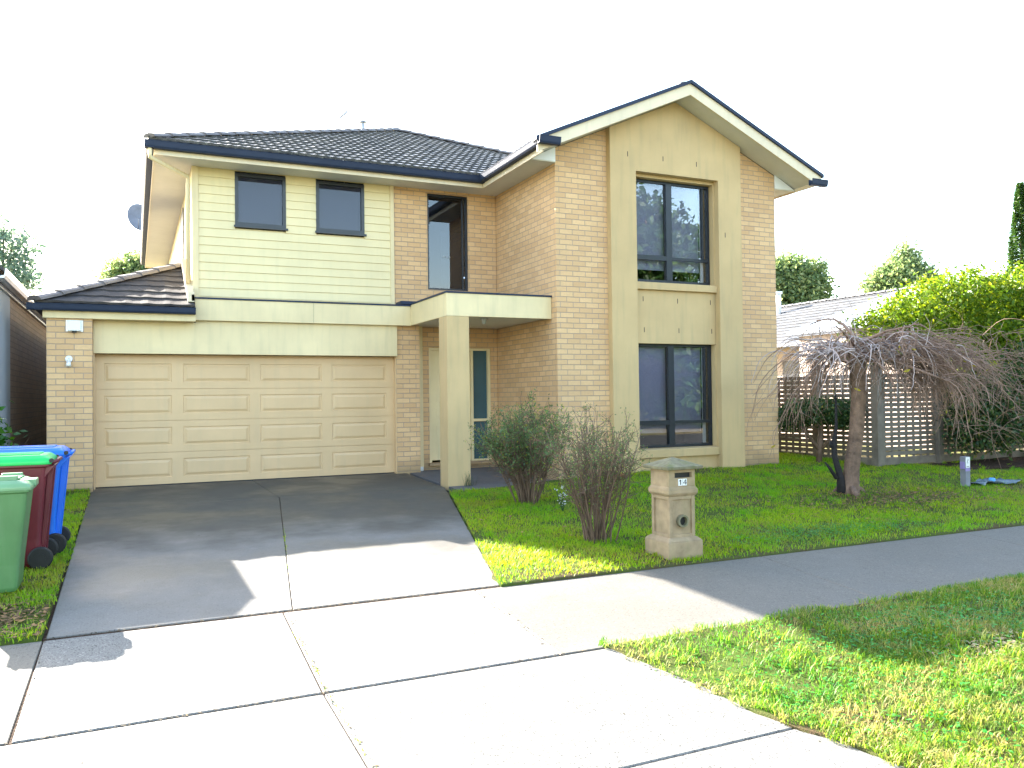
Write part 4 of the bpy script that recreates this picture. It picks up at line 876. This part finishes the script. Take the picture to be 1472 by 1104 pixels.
mb.prism([(-.024,yy0,.708),(-.014,yy0,.708),(-.014,yy0,.757),(-.024,yy0,.757),(-.035,yy0,.746),(-.035,yy0,.740),(-.024,yy0,.745)],(0,.0015,0)); o=local(mb,'digit',M['flat_black'],npl); mb=MB()
mb.box(.037,.045,yy0,yy1,.708,.757); mb.box(.012,.052,yy0,yy1,.720,.727); mb.prism([(.012,yy0,.727),(.019,yy0,.727),(.037,yy0,.750),(.037,yy0,.757)],(0,.0015,0))
o=local(mb,'digit',M['flat_black'],npl)

# marker post and wet liner on the lawn
t=thing('marker_post','short grey service post with a white label standing on the right lawn','post',(13.03,-4.96,float(gl(13.03,-4.96))))
mb=MB(); mb.box(-.05,.055,-.05,.05,-.1,.46); local(mb,'post_body',M['post_grey'],t,bevel=.008)
mb=MB(); mb.box(.056,.064,-.045,.045,-.05,.455); local(mb,'timber_edge',M['wood'],t)
mb=MB(); mb.box(-.047,.05,-.053,-.0505,.29,.455); lb=local(mb,'label_plate',M['white'],t)
mb=MB(); mb.prism([(-.012,-.0545,.37),(.012,-.0545,.41),(-.002,-.0545,.41),(-.016,-.0545,.375)],(0,.001,0)); mb.box(-.012,.01,-.0545,-.0535,.36,.368); mb.box(-.03,.03,-.0545,-.0535,.305,.313); mb.box(.0,.012,-.0545,-.0535,.412,.43); o=local(mb,'printing',M['flat_black'],lb)
mb=MB(); mb.box(-.075,-.0505,-.04,.03,.27,.38); mb.box(-.06,.05,-.056,-.0505,.235,.285); local(mb,'tape',M['purple'],t,bevel=.004)
t=thing('irrigation_cover','crumpled grey sheet with a light blue cap lying on the lawn beside the service post','cover',(13.62,-5.0,float(gl(13.6,-5))))
mb=MB(); vs=[];fs=[]; nx_,ny_=18,7; rg=random.Random(4)
for j in range(ny_):
    for i in range(nx_):
        u=i/(nx_-1)-.5; v=j/(ny_-1)-.5; vs.append((u*.95+rg.uniform(-.015,.015)-v*.1,v*(.30+.12*math.sin(u*7)),max(.004,.035+.035*math.sin(u*9+v*5)+rg.uniform(-.015,.02))*(1-1.3*abs(u)**2*1.2)))
for j in range(ny_-1):
    for i in range(nx_-1): fs.append((j*nx_+i,j*nx_+i+1,(j+1)*nx_+i+1,(j+1)*nx_+i))
mb.add(vs,fs); o=local(mb,'sheet',M['teal'],t,smooth=True); o.modifiers.new('s','SOLIDIFY').thickness=.008
mb=MB(); mb.tube([(-.04,-.02,.02),(-.04,-.02,.085),(-.04,-.02,.10)],[.05,.048,.03],14); local(mb,'cap',M['sky_blue'],t,smooth=True)
t=thing('clay_tile','broken terracotta piece at the foot of the rendered tower frame','tile',(8.35,-2.28,float(gl(8.35,-2.28))))
mb=MB(); mb.hexa([(-.2,-.05,0),(.16,-.07,0),(.2,.05,0),(-.15,.06,0)],[(-.19,-.045,.05),(.15,-.06,.035),(.19,.04,.04),(-.14,.05,.06)]); o=mb.build('tile_piece',paint('terracotta',(.38,.12,.06),.8,.2,8,.3,50),None,bevel=.01); o.parent=t

# ================================================================== PLANTS
def leaves(name,mat,P,size,parent=None,seed=1,up=.3,asp=.5,rb=None,label=None,cat=None,kind=None):
    r=np.random.default_rng(seed); n=len(P); P=np.asarray(P,float)
    a=r.normal(size=(n,3)); a/=np.linalg.norm(a,axis=1)[:,None]; b=r.normal(size=(n,3)); b[:,2]+=up*2
    nrm=b/np.linalg.norm(b,axis=1)[:,None]; d=np.cross(nrm,a); d/=np.linalg.norm(d,axis=1)[:,None]+1e-9; e=np.cross(nrm,d)
    s=size*(.6+.8*r.random(n)); s=s[:,None]; fold=nrm*s*.12
    V=np.stack([P-d*s,P+e*s*asp+fold,P+d*s,P-e*s*asp+fold],1).reshape(-1,3); F=np.arange(n*4).reshape(-1,4)
    rnd=r.random(n) if rb is None else np.clip(r.random(n)*.7+rb,0,1)
    o=npmesh(name,V,F,mat,parent,attr=np.repeat(rnd,4)); tag(o,label,cat,kind=kind); return o
def blobpts(cs,n,seed,shell=.55,clump=0,csz=.12):
    """cs: list of (x,y,z,rx,ry,rz); points mostly in the outer shell, gathered in small clumps"""
    r=np.random.default_rng(seed); cs=np.array(cs,float); vol=(cs[:,3]*cs[:,4]*cs[:,5])**(2/3); k=r.choice(len(cs),n if not clump else max(1,n//clump),p=vol/vol.sum())
    d=r.normal(size=(len(k),3)); d/=np.linalg.norm(d,axis=1)[:,None]; rad=shell+(1-shell)*r.random(len(k))**.7; rad*=1+.12*np.sin(d[:,0]*7+k)+.1*np.sin(d[:,1]*9+d[:,2]*5)
    P=cs[k,:3]+d*cs[k,3:]*rad[:,None]
    if clump: P=np.repeat(P,clump,0)[:n]; P=P+r.normal(size=P.shape)*csz
    return P
def branch_mesh(paths,n=3):
    """paths: list of (pts array (k,3), r0, r1)"""
    Vs=[];Fs=[];o=0
    ang=np.arange(n)*2*np.pi/n
    for pts,r0,r1 in paths:
        pts=np.asarray(pts,float); k=len(pts); t=np.gradient(pts,axis=0); t/=np.linalg.norm(t,axis=1)[:,None]+1e-9
        ref=np.array([0,0,1.]) if abs(t[0,2])<.8 else np.array([1.,0,0]); a=np.cross(t,ref); a/=np.linalg.norm(a,axis=1)[:,None]+1e-9; b=np.cross(t,a)
        rad=np.linspace(r0,r1,k)[:,None,None]; V=pts[:,None,:]+(a[:,None,:]*np.cos(ang)[None,:,None]+b[:,None,:]*np.sin(ang)[None,:,None])*rad
        Vs.append(V.reshape(-1,3)); i=np.arange(k-1)[:,None]*n; j=np.arange(n)[None,:]; jn=(j+1)%n
        Fs.append(np.stack([i+j,i+jn,i+n+jn,i+n+j],2).reshape(-1,4)+o); o+=k*n
    return np.concatenate(Vs),np.concatenate(Fs)
def walk(p,d,L,k,grav,wob,r):
    p=np.array(p,float); d=np.array(d,float); d/=np.linalg.norm(d); out=[p.copy()]; s=L/k
    for _ in range(k):
        d=d+r.normal(size=3)*wob+np.array([0,0,grav])*s; d/=np.linalg.norm(d); p=p+d*s; out.append(p.copy())
    return np.array(out)

# ---- weeping tree
wt=thing('weeping_tree','bare weeping tree with umbrella of hanging twigs on the right front lawn','tree',(10.57,-4.96,-.2))
gz=float(gl(10.57,-4.96)); r=np.random.default_rng(4)
tr=[(10.57,-4.96,gz-.1),(10.57,-4.96,gz+.05),(10.60,-4.97,gz+.35),(10.68,-5.0,gz+.9),(10.72,-5.02,gz+1.45),(10.70,-5.02,gz+1.95),(10.68,-5.0,gz+2.2)]
mb=MB(); mb.tube(tr,[.17,.13,.108,.102,.105,.12,.08],14)
for a,rr3,L in ((0,.07,.35),(2.1,.06,.3),(4.2,.06,.35)): mb.tube([(10.57,-4.96,gz+.12),(10.57+math.cos(a)*L*.6,-4.96+math.sin(a)*L*.6,gz+.03),(10.57+math.cos(a)*L,-4.96+math.sin(a)*L,gz-.05)],[rr3,rr3*.7,.02],8)
part(mb,'trunk',M['bark'],wt,smooth=True)
head=np.array([10.68,-5.0,gz+2.02]); camr=np.array([.909,-.417,0]); camf=np.array([.417,.909,0])
pale=[];limbs=[];tw=[];fine=[]; ends=[]
NL=24
for i in range(NL):
    th=2*math.pi*i/NL+r.normal()*.2; dx,dy=math.cos(th),math.sin(th)
    d=camr*dx+camf*dy; side=max(0,dx); L=(.65+.3*r.random()+.65*side**1.2) if dx>0 else .5+.5*r.random()
    up=.40+.5*r.random()-.2*side; p=walk(head+np.array([0,0,r.normal()*.08]),d+np.array([0,0,up]),L,9,-.9-.4*r.random(),.16,r); limbs.append((p,.030,.010)); ends.append((p,d,side))
    ntw=5 if dx<.1 else 11
    for k in range(ntw):
        q=r.integers(2,len(p)-1); pp=p[q]+(p[q+1]-p[q])*r.random(); dd=d*(.5+.9*r.random())+r.normal(size=3)*.55; dd[2]=abs(dd[2])*.4
        LL=(.30+.50*r.random())*(1+.5*side); pt=walk(pp,dd,LL,9,-2.6-1.5*r.random(),.24,r); tw.append((pt,.0085,.003))
        for m in range(3):
            s_=r.integers(2,8); e=walk(pt[s_],(pt[s_]-pt[s_-1])/np.linalg.norm(pt[s_]-pt[s_-1])+r.normal(size=3)*.7,.15+.35*r.random(),6,-1.8,.26,r); fine.append((e,.0042,.0018))
# long branches sweeping right and down
for i in range(180):
    u=r.random(); base=head+camr*(.2+.95*u)+camf*r.normal()*.40+np.array([0,0,.12-.22*u**2+r.normal()*.11])
    dd=camr*(.9+.3*r.random())+camf*r.normal()*.40+np.array([0,0,.30*r.random()]); L=.65+.8*r.random()
    pt=walk(base,dd,L,11,-.75-.75*r.random(),.13,r); tw.append((pt,.0065,.0025))
    for m in range(5):
        s_=r.integers(2,10); fine.append((walk(pt[s_],(pt[s_]-pt[s_-1])/np.linalg.norm(pt[s_]-pt[s_-1])+r.normal(size=3)*.6,.2+.45*r.random(),6,-1.5,.20,r),.004,.0016))
# arching twigs on top, sunlight put into their paler colour
for i in range(210):
    base=head+camr*r.uniform(-.75,.9)+camf*r.normal()*.35+np.array([0,0,.05+r.normal()*.07]); dd=camr*r.normal()+camf*r.normal()*.5+np.array([0,0,.35+.3*r.random()])
    pale.append((walk(base,dd,.45+.5*r.random(),10,-3.2,.20,r),.0085,.003))
# trailing twigs to the left reaching in front of the brick wall
for i in range(20):
    dd=-camr*(1+.3*r.random())+camf*r.normal()*.35+np.array([0,0,.55*r.random()+.05]); pt=walk(head+r.normal(size=3)*.1,dd,1.1+.9*r.random(),13,-1.0-.7*r.random(),.12,r); tw.append((pt,.009,.003))
    for m in range(4): s_=r.integers(4,12); fine.append((walk(pt[s_],(pt[s_]-pt[s_-1])+r.normal(size=3)*.05,.3+.55*r.random(),7,-2.2,.18,r),.0035,.0015))
def clampz(L):
    for p,a,b in L: p[:,2]=np.maximum(p[:,2],gz+.25+.0*p[:,0])
clampz(tw);clampz(fine)
V,F=branch_mesh(pale,4); npmesh('sun_tinted_twigs',V,F,M['twig_sun_tint'],wt)
V,F=branch_mesh(limbs,6); npmesh('limbs',V,F,M['twig'],wt,smooth=True)
V,F=branch_mesh(tw,4); tag(npmesh('twigs',V,F,M['twig'],wt),kind='stuff')
V,F=branch_mesh(fine,3); tag(npmesh('fine_twigs',V,F,M['twig'],wt),kind='stuff')
P=np.array([p[r.integers(3,len(p))] for p,_,_ in [tw[j] for j in r.integers(0,len(tw),46)]])
leaves('yellow_leaves',M['leaf_yellow'],P,.045,wt,seed=3,up=-.2,asp=.38)
t=thing('dead_stump','charred black dead stem standing against the weeping tree trunk','stump',(10.42,-4.93,gz))
mb=MB(); mb.tube([(10.46,-4.93,gz-.08),(10.42,-4.93,gz+.25),(10.33,-4.91,gz+.55),(10.33,-4.91,gz+.75),(10.37,-4.92,gz+.95),(10.36,-4.93,gz+1.42)],[.085,.05,.04,.036,.022,.013],9)
mb.tube([(10.36,-4.92,gz+.22),(10.26,-4.88,gz+.38),(10.2,-4.86,gz+.46)],[.03,.022,.01],7); mb.tube([(10.34,-4.91,gz+.62),(10.27,-4.9,gz+.72),(10.26,-4.9,gz+.78)],[.03,.024,.008],7)
part(mb,'stem',M['bark_dark'],t,smooth=True)

# ---- shrubs in front
def shrub(label,x,y,h,wd,seed,nst,nleaf,leafz,lsize,tw_den,matl,group='twiggy shrubs on the front lawn'):
    r=np.random.default_rng(seed); z0=float(gl(x,y)); t=thing('shrub',label,'shrub',(x,y,z0),0,group)
    st_=[];fn=[];pts=[]
    for i in range(nst):
        th=r.random()*6.28; rad=abs(r.normal())*.08; b=np.array([x+math.cos(th)*rad,y+math.sin(th)*rad,z0-.03]); sp=(.15+.35*r.random())*wd/.9
        d=np.array([math.cos(th)*sp,math.sin(th)*sp,1.0]); L=h*(.65+.35*r.random()); p=walk(b,d,L,10,-.02,.065,r); st_.append((p,.006+.006*r.random(),.0028))
        for m in range(tw_den):
            s_=r.integers(3,10); dd=(p[s_]-p[s_-1])/np.linalg.norm(p[s_]-p[s_-1])+r.normal(size=3)*.55; q=walk(p[s_],dd,(.12+.26*r.random())*h/1.3,6,.2,.16,r); fn.append((q,.0042,.0018))
            for e in range(2): s2_=r.integers(2,6); q2=walk(q[s2_],(q[s2_]-q[s2_-1])/np.linalg.norm(q[s2_]-q[s2_-1])+r.normal(size=3)*.6,.06+.12*r.random(),4,.1,.2,r); fn.append((q2,.003,.0014)); pts+= [v for v in q2[1:]]
            pts+=[v for v in q[2:]]
    V,F=branch_mesh(st_,6); npmesh('stems',V,F,M['stem'],t,smooth=True); V,F=branch_mesh(fn,3); tag(npmesh('twigs',V,F,M['stem'],t),kind='stuff')
    pts=np.array(pts); pr=np.clip((pts[:,2]-z0-leafz[0])/(leafz[1]-leafz[0]),.04,1); k=r.random(len(pts))<pr; pts=pts[k]
    idx=r.integers(0,len(pts),nleaf); P=pts[idx]+r.normal(size=(nleaf,3))*.022
    leaves('leaves',matl,P,lsize,t,seed=seed,up=.2,asp=.42); return t
shrub('leafy grey green shrub with bare lower stems beside the porch column',6.0,-3.75,1.38,.85,41,60,9000,(.40,.85),.019,11,M['leaf_grey'])
shrub('sparse twiggy shrub with bare brown stems nearer the letterbox',5.62,-6.15,1.40,.70,42,48,4600,(.40,1.0),.012,9,M['leaf_grey'])
# pale flowers beside the porch shrub
r=np.random.default_rng(6); P=np.stack([6.08+r.normal(size=26)*.035,-4.55+r.normal(size=26)*.03,-.12+r.random(26)*.28],1)
t=thing('white_flowers','small clump of white flowers between the two twiggy shrubs','flowers',(6.08,-4.55,-.17))
leaves('petals',M['white'],P,.022,t,seed=4); V,F=branch_mesh([(walk((6.08,-4.55,-.2),(r.normal()*.15,r.normal()*.15,1),.32,5,0,.08,r),.004,.002) for _ in range(10)],3); npmesh('stems',V,F,M['leaf_grey'],t)

# ---- clipped dark shrub by the fence
def trunkbush(name,label,x,y,cs,n,size,mat,seed,trunks,group=None,cat='shrub',shell=.5,clump=6,csz=.05,barkm='stem'):
    z0=float(gl(x,y)) if y>-8 and y<3 else 0
    t=thing(name,label,cat,(x,y,z0),0,group); mb=MB()
    for q in trunks: mb.tube([p[:3] for p in q],[p[3] for p in q],8)
    part(mb,'trunk',M[barkm],t,smooth=True)
    P=blobpts(cs,n,seed,shell,clump,csz); leaves('crown',mat,P,size,t,seed=seed); return t
trunkbush('shrub','dark clipped shrub on bare stems against the fence beside the tower',12.95,-2.1,[(12.95,-2.1,.95,.50,.45,.22),(12.6,-2.0,.92,.40,.38,.20),(13.2,-2.35,.88,.33,.35,.24),(12.4,-1.8,.80,.3,.3,.2)],15000,.028,M['leaf_dark'],51,
  [[(12.85,-2.1,-.1,.06),(12.9,-2.1,.4,.05),(12.95,-2.1,.9,.03)],[(12.88,-2.1,.2,.035),(12.6,-2.0,.6,.028),(12.4,-1.9,.85,.02)],[(12.9,-2.15,.25,.03),(13.1,-2.3,.6,.025),(13.2,-2.3,.85,.02)]])
# ---- big hedge at the right
hb=thing('hedge','large overgrown yellow green hedge spilling over the fence at the right edge','hedge',(18.5,-2.2,0))
cs=[(14.7,-2.0,2.35,.7,.6,.5),(15.4,-2.0,2.65,.75,.7,.6),(16.3,-1.9,2.9,.9,.8,.68),(17.3,-2.0,3.1,1.0,.9,.72),(18.4,-2.2,3.1,1.1,1.0,.72),(19.6,-2.3,3.25,1.2,1.1,.85),(21,-2.4,3.3,1.3,1.2,.9),(22.6,-2.5,3.3,1.4,1.2,1.0),(17.2,-2.3,2.3,1.1,.8,.6),(18.6,-2.6,2.4,1.2,.8,.75),(20.2,-2.8,2.4,1.3,.8,.8),(22,-3,2.3,1.4,.9,.9),(20.4,-2.0,3.9,.7,.7,.45),(22.6,-2,4.1,1.0,.9,.5)]
P=blobpts(cs,84000,61,.62,9,.10); leaves('foliage',M['leaf_bright'],P,.046,hb,seed=61,rb=(P[:,2]*0+np.random.default_rng(1).random(len(P))*.3))
cs+=[(15.3,-3.0,1.9,.55,.45,.5),(16.0,-3.3,1.5,.6,.4,.4),(15.5,-3.0,2.0,.6,.45,.5),(16.6,-3.2,2.0,.9,.5,.6),(18.0,-3.4,1.9,1.1,.6,.7),(19.6,-3.6,1.8,1.2,.7,.8)]
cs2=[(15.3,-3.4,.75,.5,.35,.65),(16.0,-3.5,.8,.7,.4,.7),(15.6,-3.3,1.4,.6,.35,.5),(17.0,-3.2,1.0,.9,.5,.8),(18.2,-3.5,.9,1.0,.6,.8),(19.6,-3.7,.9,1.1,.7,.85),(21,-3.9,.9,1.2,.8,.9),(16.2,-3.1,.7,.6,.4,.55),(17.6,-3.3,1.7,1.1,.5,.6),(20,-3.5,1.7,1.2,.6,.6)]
P=blobpts(cs2,34000,62,.4,6,.09); leaves('shade_toned_foliage',M['leaf_dark'],P,.042,hb,seed=62)  # shade of the lower hedge put into a darker leaf colour
r=np.random.default_rng(9); br=[]
for i in range(60):
    b=(r.uniform(15.2,22.5),-2.6+r.normal()*.2,-.1); br.append((walk(b,(r.normal()*.25,r.normal()*.15,1),1.3+r.random()*.9,9,0,.12,r),.012,.005))
for i in range(900):
    b=(r.uniform(14.7,23),-3.4+r.normal()*.3,.5+r.random()*1.9); br.append((walk(b,(r.normal(),r.normal()*.4-.4,r.normal()*.7),.5+r.random()*.6,6,-1.0,.2,r),.006,.002))
V,F=branch_mesh(br,4); npmesh('branches',V,F,M['twig'],hb)
# glossy bush at the left edge behind the bins
trunkbush('bush','glossy dark green bush against the neighbouring wall behind the bins',-.75,-2.4,[(-.75,-2.45,.98,.48,.45,.42),(-.55,-2.4,.6,.36,.40,.42),(-1.1,-2.5,.6,.5,.5,.6),(-.5,-2.35,.35,.30,.4,.35)],9000,.045,M['leaf_shiny'],71,[[(-.7,-2.45,-.15,.05),(-.7,-2.45,.4,.04),(-.75,-2.45,1.0,.02)]],cat='bush',csz=.06)
r=np.random.default_rng(12); t=thing('sapling','thin sapling with a few green leaves in front of the dark side passage','plant',(-.52,-1.5,-.07))
pp=[(walk((-.5,-1.5,-.1),(r.normal()*.1,r.normal()*.1,1),.9+.3*r.random(),8,0,.1,r),.006,.002) for _ in range(6)]; V,F=branch_mesh(pp,4); npmesh('stems',V,F,M['stem'],t); P=np.concatenate([p[3:]+r.normal(size=p[3:].shape)*.06 for p,_,_ in pp]); leaves('leaves',M['leaf_tree'],P,.05,t,seed=2)
# weed and small tufts
t=thing('weed','small tuft of weeds growing at the foot of the porch column','weed',(5.93,-1.78,-.1))
r=np.random.default_rng(15); V,F=branch_mesh([(walk((5.92+r.normal()*.04,-1.76+r.normal()*.02,-.1),(r.normal()*.3,r.normal()*.15,1),.12+.16*r.random(),5,0,.15,r),.003,.001) for _ in range(26)],3); npmesh('blades',V,F,M['leaf_grey'],t)

# ---- background trees
def tree(label,x,y,h,crown,n,size,mat,seed,name='tree',trunk=.25,group='trees beyond the houses',csz=.35,clump=14,shell=.45,cat='tree'):
    t=thing(name,label,cat,(x,y,0),0,group); r=random.Random(seed); mb=MB(); zc=min(c[2] for c in crown)
    mb.tube([(x,y,-.2),(x+.1,y,zc*.6),(x,y,zc+.3),(x,y,h*.85)],[trunk,trunk*.8,trunk*.6,.05],9)
    for c in crown: mb.tube([(x,y,zc*.8),((x+c[0])/2,(y+c[1])/2,zc+.2),(c[0],c[1],c[2])],[trunk*.45,trunk*.3,.04],6)
    part(mb,'trunk',M['bark'],t,smooth=True); P=blobpts(crown,n,seed,shell,clump,csz); leaves('crown',mat,P,size,t,seed=seed); return t
def at(px,py,dist):   # world point along a photo direction at a given depth, used only to choose a planting spot
    v=ff+rr*((px-736)/1179.52)-uu*((py-552)/1179.52); return Vector((1.17306,-13.73831,1.27955))+v*dist
def cl(px,py,dist,rx,rz): q=at(px,py,dist); return (q.x,q.y,q.z,rx,rx,rz)
D=62
q=at(1145,430,D); tree('rounded dark green tree beyond the pale roof, right of the tower',q.x,q.y,11,[cl(1128,400,D,1.7,1.6),cl(1158,402,D,1.6,1.7),cl(1105,408,D,1.6,1.6),cl(1140,425,D,2.3,1.8),cl(1165,428,D,1.2,1.0),cl(1172,436,D,.9,.7),cl(1110,440,D,2,2)],21000,.17,M['leaf_far'],81)
q=at(1300,400,D); tree('pointed dense tree beyond the neighbouring roof above the hedge',q.x,q.y,12,[cl(1301,382,D,1.1,1.2),cl(1300,400,D,1.7,1.4),cl(1280,402,D,1.2,1.1),cl(1264,412,D,.9,.9),cl(1290,418,D,2.4,1.4),cl(1325,402,D,.9,.8),cl(1328,414,D,1.6,1.2),cl(1300,436,D,3,2),cl(1302,368,D,.5,.7)],22000,.15,M['leaf_far'],82)
D=48
q=at(5,400,D); tree('airy blue green gum tree rising behind the neighbouring building at the left edge',q.x,q.y,10,[cl(5,325,D,.9,.7),cl(18,345,D,1.3,1.0),cl(38,360,D,.7,.7),cl(0,380,D,1.4,1.1),cl(30,385,D,1.1,.9),cl(42,405,D,.7,.5),cl(15,405,D,1.6,.8),cl(-20,350,D,1.6,2),cl(52,402,D,.35,.3)],3600,.14,M['leaf_gum'],83,csz=.32,clump=16,shell=.2,trunk=.18)
D=60
q=at(190,400,D); tree('small green tree top showing between the low roof and the upper eave',q.x,q.y,9,[cl(184,384,D,1.2,.8),cl(202,385,D,1.1,.9),cl(170,398,D,1.0,.8),cl(192,400,D,1.8,1.1),cl(220,395,D,1.5,1)],8000,.16,M['leaf_far'],84)
# cypress
D=40; q=at(1470,420,D); t=thing('cypress','tall narrow dark green cypress at the right edge of the view','tree',(q.x,q.y,0)); zt=at(1470,262,D).z
mb=MB(); mb.tube([(q.x,q.y,-.2),(q.x,q.y,2),(q.x,q.y,zt*.9)],[.22,.18,.03],8); part(mb,'trunk',M['bark'],t,smooth=True)
r=np.random.default_rng(91); n=26000; z=r.random(n)**.8; z=1-z; rad=(.10+1.0*(1-z)**.75)*(.75+.3*r.random(n)); th=r.random(n)*6.283
rad*=1+.13*np.sin(th*5+z*30); P=np.stack([q.x+np.cos(th)*rad,q.y+np.sin(th)*rad,.8+(zt-.8)*z],1); leaves('crown',M['leaf_tree'],P,.09,t,seed=91,up=1.2,asp=.35)
# trees across the street, seen only in the window panes; low ones added to darken the lower pane
for i,(x,y,h) in enumerate(((8,-42,7.5),(18,-42,7),(31,-38,16.5),(37,-41,18),(43,-37,17),(50,-42,19),(27,-31,4.6),(33,-30,5),(39.5,-30,5.2))):
    rg=random.Random(i); cr_=[(x+rg.uniform(-2.2,2.2),y+rg.uniform(-2,2),h*.55+rg.uniform(-.22,.32)*h,2.6,2.6,2.2) for _ in range(9)]
    tree(('broad','rounded','spreading','tall','leaning','dense','added low round','added low bushy','added low wide')[i]+' street tree across the road behind the viewer, reflected in the windows',x,y,h,cr_,9000,.26,M['leaf_tree'],100+i,group='street trees across the road',csz=.4)
